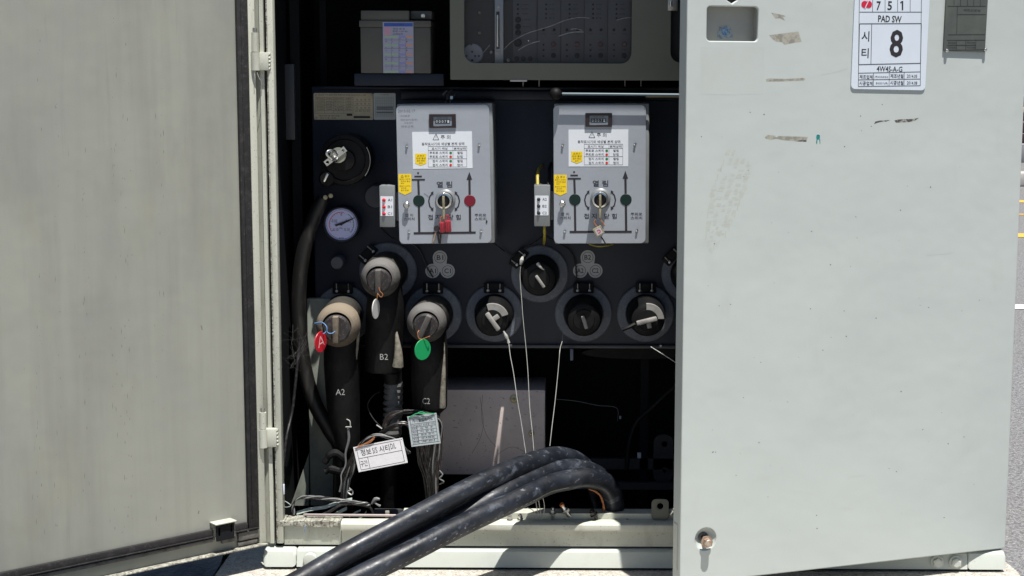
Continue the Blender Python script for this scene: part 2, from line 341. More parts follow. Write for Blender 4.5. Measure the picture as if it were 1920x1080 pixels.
# across the road: low kerb wall, a slatted bench-like barrier, a green board
kp = on_ground(1912, 350, -.03)
def far(y0, y1, Y): return U(1912, y1, Y).z, U(1912, y0, Y).z
bm = nb(); z0, z1 = far(324, 350, kp.y); fbox(bm, FY(kp.y), kp.x-8, kp.x+14, -.03, z1, -.35, 0, .02)
tag(put('kerb_wall', bm, mat('pale_kerb', (.55, .54, .52), .8, 0, [(3, .45, .6, (.36, .35, .34), .8)])), 'low pale kerb wall across the road beyond the cabinet', 'kerb')
Yb = on_ground(1912, 305, -.03).y; xb = U(1912, 250, Yb).x
bt = thing('slatted_barrier', (xb, Yb, 0), 'distant barrier of dark and cream horizontal boards across the road', 'barrier')
for y0, y1, m, nm in ((205-23, 200, 'dkbr', 'board'), (200, 211, 'cream', 'board'), (212, 227, 'dkbr', 'board'), (230, 250, 'dkbr', 'board'), (251, 269, 'dkbr', 'board'), (227, 229.5, 'midgrey', 'rail'), (269, 272, 'lineW', 'rail'), (272, 305, 'midgrey', 'base_panel'), (150, 156, 'lineW', 'rail'), (156, 177, 'midgrey', 'board'), (177, 181, 'lineW', 'rail'), (105, 150, 'cream', 'top_panel')):
    bm = nb(); z0, z1 = far(y0, y1, Yb); fbox(bm, FY(Yb), xb-6, xb+12, z0+.002, z1-.002, -.12, 0, .006); put(nm, bm, m, bt)
Yg = Yb+6; bm = nb(); x = U(1912, 60, Yg).x; z0, z1 = far(-260, 104, Yg); fbox(bm, FY(Yg), x-5, x+12, z0-1.2, z1, -.2, 0, .05)
tag(put('green_board', bm, 'grn'), 'tall dark green board far beyond the road at the right edge', 'board')

# ================================================================== THE CABINET
cab = thing('switchgear_cabinet', (0, .4, 0), 'large pale grey green steel roadside switchgear cabinet with both front doors swung open', 'cabinet')
XL = U(512, 500, 0).x; XR = U(1885, 1028, 0).x; ZR = 1.827; BK = .86
XLo = XL - .012
bm = nb(); fbox(bm, FY(0), XLo-.025, XLo, .006, ZR, -BK, -.02); put('side_panel', bm, 'paint', cab)
bm = nb(); fbox(bm, FY(0), XR-.050, XR-.025, .006, ZR, -BK, -.06); put('side_panel', bm, 'paint', cab)
bm = nb(); fbox(bm, FY(0), XLo+.001, XR-.051, .006, ZR-.001, -BK+.002, -BK+.02); put('back_panel', bm, 'inner', cab)
bm = nb(); fbox(bm, FY(0), XLo-.03, XR+.0, ZR, ZR+.05, -BK-.03, .03, .008); put('roof', bm, 'paint', cab)
bm = nb(); fbox(bm, FY(0), XLo+.001, XR-.052, .0065, ZR-.002, -BK+.025, -.03)   # inner lining (open at the front)
for f in [f for f in bm.faces if abs(f.calc_center_median().y-.03) < 1e-4]: bmesh.ops.delete(bm, geom=[f], context='FACES_ONLY')
put('inner_lining', bm, 'inner', cab)
# corner post: folded strips, then the jamb
zb = U(500, 1018, 0).z
X0, X1, X2 = U(483, 500, 0).x, U(496.5, 500, 0).x, U(503.5, 500, 0).x
bm = nb(); prism(bm, [(X0, .012, zb), (X1, .0, zb), (X1, -.004, zb), (X2, -.004, zb), (X2, .03, zb), (X0, .03, zb)], (0, 0, ZR-zb)); put('corner_post', bm, 'frame', cab)
bm = nb(); fbox(bm, FY(0), X0-.016, X0-.0005, zb-.01, ZR, -.05, -.022); put('hinge_gap_blocker', bm, 'gasket', cab)  # added strip; blocks sunlight that leaked through the hinge gap
J0, J1 = U(508, 500, 0).x, U(521.5, 500, 0).x
bm = nb(); fbox(bm, FY(0), X2+.0005, J0-.0005, zb, ZR, -.06, -.016); put('door_seam', bm, 'gasket', cab)
bm = nb(); fbox(bm, FY(0), J0+.004, J1, zb, ZR, -.028, .006, .002)
put('door_jamb', bm, 'frame', cab)
bm = nb(); rr = random.Random(3); z = zb                       # welded, dirt-caked edge of the jamb
while z < ZR-.03:
    h = rr.uniform(.02, .09); fbox(bm, FY(0), J0+.0005, J0+.004+rr.uniform(0, .0018), z, z+h, -.02, .0048+rr.uniform(0, .001), .0012, 1); z += h
put('caked_jamb_edge', bm, 'dirty', cab)
# sill
SJ = U(640, 990, 0).x; zs0 = U(700, 1023, 0).z; zs1 = U(700, 990.5, 0).z; zt = U(700, 976, 0).z
bm = nb(); prof = [(.0, zs0), (.0, zs1-.006), (-.017, zs1-.002), (-.019, zs1+.004), (-.017, zt-.006), (-.010, zt-.001), (.0, zt), (.020, zt), (.020, zt-.006), (.005, zt-.007), (.005, zs0)]
prism(bm, [(SJ+.001, y, z) for y, z in prof], (XR-.16-SJ, 0, 0)); put('sill', bm, 'frame', cab, 'pale folded sill with a rounded lip')
bm = nb(); fbox(bm, FY(0), J1+.0005, SJ-.0005, zs0, zt-.012, -.06, -.006, .001); put('sill', bm, 'frame', cab, 'short dull left section of the sill')
bm = nb(); rr = random.Random(5); x = U(520, 980, 0).x; z0 = zt-.012
while x < SJ-.004:
    h = rr.uniform(.006, .03); e = min(x+h, SJ-.001); fbox(bm, FY(0), x, e-.0004, z0-.004+rr.uniform(-.003, .002), zt-.001+rr.uniform(0, .002), -.05, .005+rr.uniform(0, .002), .0012, 1); x += h
put('caked_sill_edge', bm, 'dirty', cab)
bm = nb(); fbox(bm, FY(0), XLo, XR-.06, .012, zs0-.003, -.10, -.012); put('dark_gap_box', bm, 'inner', cab)  # added dark box that gives the gap under the sill its shade
# plinth with a sloping face
zp1 = U(700, 1026.5, -.0).z
def plinth(x0, x1, nm, label=None, bev=.006, e=0.):
    bm = nb(); prof = [(-.030+e, .004), (-.022+e, zp1-.016), (-.018+e, zp1-.006), (-.010+e, zp1-.001), (.04, zp1), (.04, .004)]
    prism(bm, [(x0, y, z) for y, z in prof], (x1-x0, 0, 0))
    es = [d for d in bm.edges if abs((d.verts[0].co.x-d.verts[1].co.x)) < 1e-6]
    bmesh.ops.bevel(bm, geom=es, offset=bev, segments=3, affect='EDGES', profile=.5)
    return put(nm, bm, 'plinth', cab, label)
xa, xb_, xc, xd = U(493, 1045, -.026).x, U(555.5, 1045, -.026).x, U(1815, 1050, -.026).x, U(1886, 1050, -.026).x
pl = plinth(xa, xb_-.0006, 'plinth', 'left end block of the plinth', .010)
plc = plinth(xb_+.0006, xc-.0006, 'plinth', None, .0015, .0015)
plinth(xc+.0006, xd, 'plinth', 'right end block of the plinth', .006)
fs = Frame((0, -.026, 0), 0)
bm = nb(); u, v = fs.hit(582, 1049); lathe(bm, fs, u, v, [(.019, -.003), (.019, .006), (.017, .009), (.010, .011), (0, .011)]); put('round_plug', bm, 'plinth', plc)
bm = nb()
for px in (1757, 1792): u, v = fs.hit(px, 1054); hexb(bm, fs, u, v, .0, .0135, .010, .5); put('bolt', bm, 'plinth', plc); bm = nb()
bm.free()
bm = nb(); fbox(bm, FY(0), xa+.02, xd-.01, -.003, .005, -.5, .018); put('plinth_foot', bm, 'inner', cab)
# angle iron behind the sill
fa = FY(.0215); u0, u1, v0, v1 = fa.rect(755, 962.5, 1290, 990)
hl = [circ(*fa.hit(px, 977), .007, 16) for px in (1037, 1059, 1176)]
bm = nb(); holed(bm, fa, [(u0, v0), (XR-.18, v0), (XR-.18, v1), (u0, v1)], hl, -.006, 0.); fbox(bm, fa, u0, XR-.18, v1-.0045, v1-.0005, -.05, -.0065)
put('angle_iron', bm, 'frame', cab)
# interior posts and plates seen in the dark
bm = nb(); pbox(bm, .30, 579, 560, 622, 948, .03, .001); prism(bm, [U(545, 948, .26), U(579, 850, .30), U(579, 948, .30)], (0, .02, 0)); put('inner_post', bm, mat('post_paint', (.25, .27, .235), .5, 0, [(20, .45, .7, (.17, .18, .16), .8)]), cab)
bm = nb(); pbox(bm, .5, 1200, 655, 1215, 985, .03); put('brace', bm, 'inner', cab)
bm = nb(); pbox(bm, .30, 533, 120, 552, 262, .02, .002); put('inner_bracket', bm, mat('slate_bracket', (.05, .055, .065), .5), cab)
bm = nb(); pbox(bm, .32, 549, 0, 566, 700, .02); pbox(bm, .45, 600, 0, 612, 170, .02); put('brace', bm, 'inner', cab)
bm = nb(); pbox(bm, .5, 1010, 860, 1275, 880, .02); pbox(bm, .45, 1010, 905, 1275, 918, .02); put('cross_rail', bm, mat('rail_steel', (.028, .03, .035), .5), cab)
fb = FY(.5); bm = nb(); u0, u1, v0, v1 = fb.rect(1225, 815, 1262, 905); holed(bm, fb, rrect(u0, u1, v0, v1, .025), [circ(*fb.hit(1246, 833), .009, 16), circ(*fb.hit(1246, 882), .007, 16)], -.004, 0)
lathe(bm, fb, *fb.hit(1246, 882), [(.007, 0), (.007, .004), (.011, .004), (.011, 0)], 20); put('lug_plate', bm, mat('rail_steel_dark', (.03, .031, .036), .45), cab)
bm = nb(); pbox(bm, .45, 1195, 849, 1202, 859, .006, .001); put('label_chip', bm, 'white', cab)
bm = nb(); pbox(bm, .45, 1161, 780, 1165, 786, .006, .001); put('label_chip', bm, 'spale', cab)

# ---------------------------------------------------------------- left door (inner face towards us)
FL = Frame((U(484, 900, -.02).x, -.02, 0), math.radians(41))
dl = thing('x', (0, 0, 0), 'x', 'x'); bpy.data.objects.remove(dl)
up_ = FL.hit(451, 500)[0]; ug = FL.hit(475.5, 500, .012)[0]; uf = FL.hit(484, 500)[0]
vp = FL.hit(350, 1000.5)[1]; vg = FL.hit(350, 1016.5)[1]; vr = FL.hit(350, 1024)[1]; vc = FL.hit(350, 1046)[1]; vf = FL.hit(350, 1054, .02)[1]
TOP = ZR-.01; UF = -1.02
bm = nb(); fbox(bm, FL, UF, up_+.02, vc-.004, TOP, -.006, 0.)
fbox(bm, FL, UF, uf, vc-.004, TOP, -.040, -.007, .003)
doorL = put('door', bm, 'paint_in', cab, 'left door showing its dusty streaked inner face')
bm = nb(); fbox(bm, FL, up_, ug, vg, TOP-.02, .0003, .012, .003); put('gasket', bm, 'gasket', doorL)
bm = nb(); fbox(bm, FL, up_+.010, up_+.013, vg+.03, TOP-.02, .012, .0145, .001); fbox(bm, FL, UF, up_-.002, vg, vp, .0003, .012, .003)
fbox(bm, FL, UF, ug-.004, vg+.002, vg+.006, .012, .016, .0012); put('gasket_lip', bm, 'gasket', doorL)
bm = nb(); fbox(bm, FL, ug+.001, uf, vc, TOP, -.006, .010, .001); put('edge_flange', bm, 'frame', doorL)
ul = FL.hit(400, 1000)[0]
bm = nb(); fbox(bm, FL, UF, ul-.005, vr-.001, vg-.001, .0003, .012, .004); rr = random.Random(2)
fbox(bm, FL, ul+.02, ul+.066, vr-.012, vg-.001, .0003, .010, .003); fbox(bm, FL, ul+.068, ug, vr-.014, vg-.0015, .0003, .0115, .003)
fbox(bm, FL, ul+.068, ug-.004, vc+.002, vr-.016, .0003, .0095, .003)
put('sealing_tape', bm, 'tape', doorL)
bm = nb(); fbox(bm, FL, UF, uf, vf-.001, vc-.0005, -.010, .022, .002); put('bottom_flange', bm, 'dirty', doorL)
# latch bracket near the hinge corner
bm = nb(); u0, v0 = FL.hit(400, 978, .02); u1, v1 = FL.hit(438, 975, .02)
fbox(bm, FL, u0-.001, u1+.002, v1-.002, v1+.002, .0, .034, .0015); lathe(bm, Frame(FL.p(0, 0)), 0, 0, [(.0, 0)]) if 0 else None
latch = put('latch_bracket', bm, 'frame', doorL)
fbm = nb(); holed(fbm, FL, rrect(u0+.004, u1-.002, v1-.047, v1-.003, .002, 2), [rrect(u0+.010, u0+.016, v1-.035, v1-.010, .003, 3), rrect(u1-.014, u1-.008, v1-.030, v1-.006, .003, 3)], .024, .027); put('latch_face', fbm, 'inner', latch)
bm = nb()
for a in (u0, u1-.003): fbox(bm, FL, a+.003, a+.005, v1-.045, v1-.003, .0, .0235); put('latch_side', bm, 'dirty', latch); bm = nb()
# hinges
def hinge(ybar0, ybar1, yleaf0, yleaf1, xb, xr):
    fh = FY(-.022); bm = nb(); rx = .0095
    c0 = U(xb, ybar1, -.022); c1 = U(xb, ybar0, -.022); tube(bm, [c0, c1], rx, 20, 1); h = put('hinge', bm, 'frame', cab)
    bm = nb(); tube(bm, [c1+Vector((0, 0, -.002)), c1+Vector((0, 0, .012))], .0058, 14, 1); put('hinge_pin', bm, 'dull', h)
    bm = nb(); lo = U(xb, yleaf1, -.022); hi = U(xb, yleaf0, -.022); lo.x = hi.x = c0.x; tube(bm, [lo, hi], .0115, 20, 1)
    xe = U(xr, yleaf0, -.014).x; fbox(bm, FY(-.018), c0.x, xe, lo.z, hi.z, -.018, .0, .0012)
    for i in range(5): tube(bm, [Vector((xe+random.uniform(-.001, .002), -.008, lo.z+(hi.z-lo.z)*(i+.3)/5)), Vector((xe+.002, -.006, lo.z+(hi.z-lo.z)*(i+.8)/5))], .0035, 7, 1)
    put('hinge_leaf', bm, 'frame', h)
hinge(61, 97, 98, 132, 478, 503); hinge(773, 804, 805, 839, 492.5, 518)
bm = nb(); tube(bm, [U(477, 134, -.03), U(478, 145, -.032), U(477.5, 155, -.03)], .0009, 6, 3); tube(bm, [U(482, 136, -.03), U(486, 147, -.03), U(490, 154, -.025), U(490, 180, -.012)], .0009, 6, 3); put('bare_wire_end', bm, 'wirew', cab)

# ---------------------------------------------------------------- right door (outer face towards us)
FR = Frame((U(1885, 1028, 0).x, 0, 0), math.radians(19.5))
u0 = FR.hit(1281, 600)[0]; v0 = FR.hit(1885, 1028)[1]; u1 = .0
pk = FR.rect(1325.5, 12.5, 1421.5, 77); pk_o = rrect(*pk, .009, 5)
bu, bv = FR.hit(1323, 1011); lk = FR.hit(1373, -6)
hexh = [(lk[0]+.016*math.cos(math.radians(a)), lk[1]+.016*math.sin(math.radians(a))) for a in range(-90, 270, 60)]
bm = nb(); holed(bm, FR, rrect(u0, u1, v0, TOP, .004, 3), [pk_o, circ(bu, bv, .0285, 40), hexh], -.010, 0., .0028)
doorR = put('door', bm, 'paint', cab, 'right door showing its pale outer face with a number sign')
bm = nb(); fbox(bm, FR, u0+.001, u0+.0035, v0+.001, TOP-.001, -.046, -.009); fbox(bm, FR, u0+.0036, u0+.02, v0+.001, TOP-.001, -.046, -.0435)
fbox(bm, FR, u0+.004, u1-.001, v0+.0005, v0+.003, -.0434, -.0105); fbox(bm, FR, u1-.003, u1-.0005, v0+.003, TOP-.002, -.043, -.0105); fbox(bm, FR, u0+.004, u1-.001, TOP-.004, TOP-.002, -.043, -.0105)
put('door_edge', bm, 'paint', doorR)
bm = nb(); fbox(bm, FR, u0-.0005, u0+.0008, v0+.03, v0+.15, -.040, -.018); put('worn_edge_strip', bm, 'plinth', doorR)
# pocket behind the upper opening
a, b, c, d = pk
bm = nb(); fbox(bm, FR, a-.004, b+.004, c-.004, d+.004, -.034, -.030)
for q in ((a-.006, a-.003, c-.004, d+.004), (b+.003, b+.006, c-.004, d+.004), (a-.003, b+.003, c-.006, c-.003), (a-.003, b+.003, d+.003, d+.006)): fbox(bm, FR, *q, -.030, -.0102)
pkt = put('pocket', bm, 'pocket', doorR)
def blob(cx, cy, rx, ry, n=16, j=.18, seed=1):
    r_ = random.Random(seed); return [(cx+rx*math.cos(2*math.pi*i/n)*(1+r_.uniform(-j, j)), cy+ry*math.sin(2*math.pi*i/n)*(1+r_.uniform(-j, j))) for i in range(n)]
bm = nb(); ppoly(bm, FR, [(1345, 62), (1346, 73), (1373, 73), (1374, 64), (1371, 57), (1370, 50), (1362, 48), (1354, 51), (1348, 50), (1349, 58)], -.0298); st = put('torn_sticker', bm, 'spale', pkt)
bm = nb(); ppoly(bm, FR, blob(1359, 59, 7, 7.5, 14, .16, 4), -.029); put('sticker_print', bm, 'sblue', st)
bm = nb(); prism(bm, [FR.p(x, y, -.03) for x, y in [(lk[0]+.018*math.cos(math.radians(t)), lk[1]+.018*math.sin(math.radians(t))) for t in range(-90, 270, 60)]], FR.n*.018); put('lock_socket', bm, 'ink', doorR)
# dished hole with the protruding bolt
bm = nb(); lathe(bm, FR, bu, bv, [(.0285, -.0015), (.0272, -.004), (.020, -.011), (.012, -.017), (0, -.018)], 40); dish = put('bolt_dish', bm, 'paint', doorR)
bm = nb(); lathe(bm, FR, bu, bv+.002, [(.0125, -.017), (.0125, -.012), (.009, -.010), (.0085, -.016)], 26); put('rubber_ring', bm, 'tape', dish)
bm = nb(); tube(bm, [FR.p(bu, bv+.002, -.017), FR.p(bu, bv-.004, .010)], .0055, 12, 1)
bf = Frame(FR.p(bu, bv-.005, .006), math.radians(19.5)); hexb(bm, bf, 0, 0, 0, .0115, .012, .3); put('bolt', bm, 'rust', dish)
# marks on the paint
def flat(bm, fr, q, w_):
    bm.faces.new([bm.verts.new(fr.p(*fr.hit(x, y, w_), w_)) for x, y in q])
def marks(nm, m, L, lab=None, w_=.0001, th=.00015):
    bm = nb()
    for i, q in enumerate(L): flat(bm, FR, q, w_+.000002*(i % 40))
    if nm in ('glue_smear', 'dirt_speck', 'scratch', 'torn_tape'): merge(doorR, bm, m)
    else: put(nm, bm, m, doorR, lab)
marks('tape_residue', 'tapeold', [[(1442, 66), (1497, 59), (1503, 78), (1500, 79), (1490, 80), (1471, 84), (1466, 79), (1455, 78), (1448, 73)]])
marks('tape_residue', 'tapeold', [[(1446, 24), (1453, 25), (1471, 29), (1473, 32), (1467, 31), (1472, 39), (1462, 34), (1454, 35)]])
marks('tape_residue', 'tapeold', [[(1436, 149), (1440, 147), (1474, 148), (1507, 146), (1510, 148), (1507, 151), (1470, 152.5), (1437, 153)]])
marks('tape_residue', 'tapeold', [[(1434, 257), (1440, 253), (1452, 254), (1456, 258), (1460, 255), (1494, 256), (1515, 257), (1512, 265), (1500, 265), (1470, 263), (1455, 260), (1446, 262), (1436, 260)]])
marks('torn_tape', 'torn', [[(1639, 233), (1641, 228), (1650, 226), (1669, 225), (1662, 228), (1650, 229), (1643, 231)], [(1677, 226), (1684, 224), (1712, 223), (1723, 221), (1716, 226), (1704, 229), (1680, 230)], [(1500, 263), (1513, 260), (1512, 266), (1490, 265)]])
marks('paint_spot', 'teal', [blob(1534, 257, 4, 5.5, 12, .15, 8), [(1531, 261), (1533, 261), (1532, 271), (1530, 268)], [(1536, 261), (1538, 261), (1538, 270), (1537, 270)]])
marks('paint_spot', 'signw', [[(1530, 252), (1534, 250.5), (1538, 252.5), (1534, 252)]], None, .0007)
marks('faded_patch', 'patch', [[(1314, 88), (1396, 87), (1433, 89), (1432, 176), (1380, 178), (1330, 177), (1313, 178)]])
sm = []; r_ = random.Random(11)                        # faint boot print: rows of tread cells inside a tilted sole outline
for k in range(27):
    t = k/26; cx = 1386-52*t; cy = 286+186*t; half = 34*math.sin(math.pi*min(1, .18+t*.80))**.6*(1 if t < .5 else .8)
    for q in range(-2, 3):
        if r_.random() < .34: continue
        x = cx+q*half*.42+r_.uniform(-1.5, 1.5); y = cy-abs(q)*2+r_.uniform(-1.5, 1.5); w_ = half*.15*r_.uniform(.6, 1.1); h = r_.uniform(2.0, 3.6)
        sm.append([(x-w_+1.2, y-h), (x+w_+1.2, y-h*.8), (x+w_-1, y+h), (x-w_-1, y+h*.8)])
for q in (-.9, .9):
    for k in range(12):
        t = .1+.8*k/12+r_.uniform(-.02, .02); cx = 1386-52*t+q*31*math.sin(math.pi*min(1, .18+t*.8))**.6; cy = 286+186*t; sm.append([(cx-1.6, cy-6), (cx+1, cy-6), (cx-.8, cy+7), (cx-3, cy+6)])
marks('glue_smear', 'smear', sm)
r_ = random.Random(21); sp = []
for i in range(70):
    x, y = r_.uniform(1300, 1870), r_.uniform(180, 1000); q = r_.uniform(.5, 1.4); sp.append([(x-q, y), (x, y-q*r_.uniform(.5, 1.5)), (x+q, y), (x, y+q)])
marks('dirt_speck', 'tape', sp)
sc_ = []
for pts in ([(1418, 901), (1426, 895), (1436, 897), (1443, 900)], [(1484, 922), (1500, 920), (1512, 924), (1524, 926)], [(1588, 898), (1598, 893), (1612, 892), (1622, 891)], [(1576, 952), (1588, 952), (1600, 955)], [(1697, 602), (1700, 612), (1704, 622)], [(1540, 140), (1570, 134), (1590, 128)], [(1740, 478), (1770, 476), (1786, 473)], [(1729, 975), (1733, 982)]):
    for p, q in zip(pts, pts[1:]): sc_.append([p, q, (q[0], q[1]+.9), (p[0], p[1]+.9)])
marks('scratch', 'patch', sc_)
# streak specks on the left door's inner face
def marksL(nm, m, L):
    bm = nb()
    for q in L: flat(bm, FL, q, .0001)
    merge(doorL, bm, m)
r_ = random.Random(31); sp = []; cols = [160, 214, 243, 107, 72, 300, 232]
for i in range(190):
    x = r_.choice(cols)+r_.gauss(0, 4)+r_.uniform(-2, 2); y = 1000*r_.random()**.8; h = r_.choice((.8, 1.2, 2, 4, 7)); q = r_.uniform(.3, .8)
    if y > 1080-x*.2-25: continue
    sp.append([(x-q, y), (x, y-h), (x+q, y), (x+q*.3, y+h)])
sp += [[(376, 609), (379, 612), (380, 619), (378, 618)], [(372, 958), (374, 957), (373, 964), (371, 963)]]
marksL('dirt_streak', mat('streak_dirt', (.17, .168, .15), .8), sp)

# ---------------------------------------------------------------- number sign
def rframe(fr, deg):
    f = Frame(fr.O, 0); f.n = fr.n; R = Matrix.Rotation(math.radians(deg), 3, fr.n); f.ux = R @ fr.ux; f.up = R @ fr.up; return f
FS = rframe(FR, -1.0)
sg = thing('number_sign', FS.p(*FS.hit(1670, 168)), 'white framed number sign with a big 8 and red emblem on the right door', 'sign')
u0, u1, v0, v1 = FS.rect(1600.5, -130, 1741, 168.5)
bm = nb(); holed(bm, FS, rrect(u0, u1, v0, v1, .011, 4), [], .0004, .0034, .0008); put('sign_board', bm, 'signw', sg)
W = .0037
bm = nb()
for x0, y0, x1, y1, wd in ((1612.5, -100, 1609.3, 162, .8), (1729, -100, 1725.5, 161, .8), (1612, 22.5, 1728.5, 22.5, .8), (1612, 44.5, 1728, 44, 1.1), (1610.5, 121, 1726.5, 118.5, 1.1), (1610, 137, 1726, 134.5, .8), (1609.5, 149.5, 1725.5, 148, .8), (1609, 162, 1725, 160.5, .8),
    (1636.3, -40, 1636, 22, .7), (1659.7, -40, 1659.5, 22, .7), (1683.3, -40, 1683, 22, .7), (1706.8, -40, 1706.5, 22, .7), (1634.5, 45, 1633, 120, .9), (1638, 137, 1637.5, 162, .7), (1667.5, 137, 1667, 162, .7), (1695.5, 136, 1695, 161, .7),
    (1611.5, 45, 1610, 121, 1.1), (1727.5, 45, 1726, 119, 1.1)):
    pline(bm, FS, x0, y0, x1, y1, wd, W, .0002)
text(bm, FS, '7', 1643.5, 2.4, 1651.3, 19.6, W, .02); text(bm, FS, '5', 1664.3, 2.2, 1672.6, 19.2, W, .02); ppoly(bm, FS, [(1690.9, 1.8), (1693.5, 1.8), (1693.5, 18.8), (1690.9, 18.8)], W, .0002); ppoly(bm, FS, [(1690.8, 1.9), (1690.8, 4.8), (1688.2, 6.2), (1688.2, 4.0)], W, .0002)
text(bm, FS, 'PAD SW', 1646.5, 29.2, 1690.6, 42, W, .02)
text(bm, FS, '시', 1615.6, 58.5, 1630, 77.5, W, .012); text(bm, FS, '티', 1615.4, 90.3, 1628.8, 108.8, W, .012)
[text(bm, FS, '8', 1669.6+dx, 56.8+dy, 1692.2+dx, 106.6+dy, W+.00001*k, .0) for k, (dx, dy) in enumerate(((0, 0), (-1.2, 0), (1.2, 0), (-.8, -.8), (.8, .8), (.8, -.8), (-.8, .8), (0, 1), (0, -1)))]; text(bm, FS, '4W4S-A-G', 1643.8, 124.3, 1692, 134.6, W, .012)
text(bm, FS, '제조업체', 1611.5, 140.5, 1636.5, 147.8, W, .01); text(bm, FS, '시공업체', 1611, 152.5, 1636.5, 160, W, .01)
text(bm, FS, '제조년월', 1669.5, 138.8, 1694, 146.5, W, .01); text(bm, FS, '시공년월', 1669, 151.5, 1694, 159.2, W, .01)
text(bm, FS, '2014.05', 1700.5, 139.8, 1719.8, 145.8, W, .006); text(bm, FS, '2014.08', 1700.5, 152.5, 1719.8, 158.5, W, .006)
text(bm, FS, '(주)비츠로테크', 1640, 142.4, 1665.5, 147, W, .005); text(bm, FS, '용호전기(주)', 1642, 154.3, 1665, 159, W, .005)
put('sign_lettering', bm, 'ink', sg)
def lens(cx, cy, rx, ry, a0, a1, cut=0, n=14):
    return [(cx+rx*math.cos(math.radians(a0+(a1-a0)*i/n)), cy+ry*math.sin(math.radians(a0+(a1-a0)*i/n))) for i in range(n+1)]
bm = nb(); ppoly(bm, FS, lens(1621.3, 8.4, 6.3, 6.8, 60, 318), W, .0002); ppoly(bm, FS, lens(1628.7, 8.2, 6.3, 6.8, -120, 138), W+.0001, .0002); put('emblem', bm, mat('emblem_red', (.55, .015, .05), .4), sg)
bm = nb(); pline(bm, FS, 1622.0, 15.6, 1628.6, 1.0, 1.5, W+.0006, .0001); put('emblem_gap', bm, 'signw', sg)
# smoked plate
FS2 = rframe(FR, -1.2)
sp_ = thing('smoked_cover_plate', FS2.p(*FS2.hit(1812, 99)), 'dark smoked cover plate held by two screws at the right of the door', 'plate')
u0, u1, v0, v1 = FS2.rect(1773, -130, 1851, 97)
bm = nb(); holed(bm, FS2, rrect(u0, u1, v0, v1, .003, 3), [], .002, .0055, .0006); put('cover_sheet', bm, 'acry', sp_)
bm = nb(); W = .0058
for q in ((1777, 11.5, 1848, 11.5), (1795, 12, 1794, 64), (1795, 27, 1848, 27), (1778, 65, 1847, 64.5), (1776, 75.5, 1847, 75), (1776, 85, 1830, 84.5), (1776, 94, 1847, 93), (1793.5, 75, 1793, 94), (1811, 75, 1811, 93), (1830, 75, 1829, 93), (1789, -20, 1789, 11), (1801, -20, 1801, 11), (1814, -20, 1814, 11), (1826, -20, 1826, 11), (1838, -20, 1838, 11)): pline(bm, FS2, *q, .7, W, .0002)
text(bm, FS2, '배전선로명', 1807, 17, 1838, 22, W); text(bm, FS2, '제조업체', 1777.5, 78.5, 1791.5, 83, W); text(bm, FS2, '시공업체', 1777.5, 87.3, 1791.5, 91.5, W)
text(bm, FS2, '제조년월', 1813, 78, 1828, 82.5, W); text(bm, FS2, '시공년월', 1813, 87, 1828, 91, W)
put('cover_print', bm, 'ink', sp_)
for px, py in ((1775, 95), (1847, 93.5)):
    bm = nb(); u, v = FS2.hit(px, py, .005); lathe(bm, FS2, u, v, [(.0045, .001), (.0045, .008), (.0035, .0095), (0, .0102)], 16); put('screw', bm, 'chrome', sp_)
# ================================================================== THE SWITCH TANK
TY = .32
FT = FY(TY)
u0, u1, v0, v1 = FT.rect(588, 163, 1290, 648)
tank = thing('switch_tank', FT.p((u0+u1)/2, v0), 'dark navy steel switch tank filling the middle of the cabinet', 'tank')
bm = nb(); fbox(bm, FT, u0, XR-.10, v0, v1, -.40, 0, .004); tb = put('tank_body', bm, 'navy', tank)
bm = nb(); fbox(bm, FT, u0+.01, XR-.11, v0-.006, v0+.004, -.02, .010, .003); put('bottom_rim', bm, mat('rim_steel', (.045, .048, .055), .45), tank)
bm = nb(); pbox(bm, TY-.012, 600, 163, 1290, 168, .02, .003); pbox(bm, TY-.016, 750, 170, 1290, 188, .02, .006); put('top_fold', bm, 'navy', tank)
# blue shelf and small posts over the tank
bm = nb(); pbox(bm, .20, 664, 138, 832, 161, .03, .002); fbox(bm, FY(.20), *[FY(.2).rect(664, 138, 832, 161)[i] for i in (0, 1)], FY(.2).rect(664, 138, 832, 161)[3]-.003, FY(.2).rect(664, 138, 832, 161)[3], -.28, -.03)
shelf = tag(put('shelf_bracket', bm, 'navy'), 'dark folded shelf carrying the grey battery case', 'shelf')
for px in (981, 1011, 1172, 1202):
    bm = nb(); a = U(px, 162, .30); b = U(px, 150, .30); tube(bm, [a, b], .002, 8, 1); put('stud', bm, 'dull', tank)
bm = nb(); pbox(bm, .28, 1069, 655, 1075, 676, .01, .001); put('tank_foot', bm, mat('foot_steel', (.10, .12, .17), .5), tank)
bm = nb(); fe = FY(.40); cu, cv = fe.hit(1200, 662); lathe(bm, Frame(fe.p(cu, cv), 0), 0, 0, [(0, .0)]) if 0 else None
pts = [(cu+.17*math.cos(a), cv+.018*math.sin(a)) for a in [2*math.pi*i/30 for i in range(30)]]; prism(bm, [fe.p(x, y, 0) for x, y in pts], (0, .05, 0)); put('tank_drain', bm, 'black', tank)
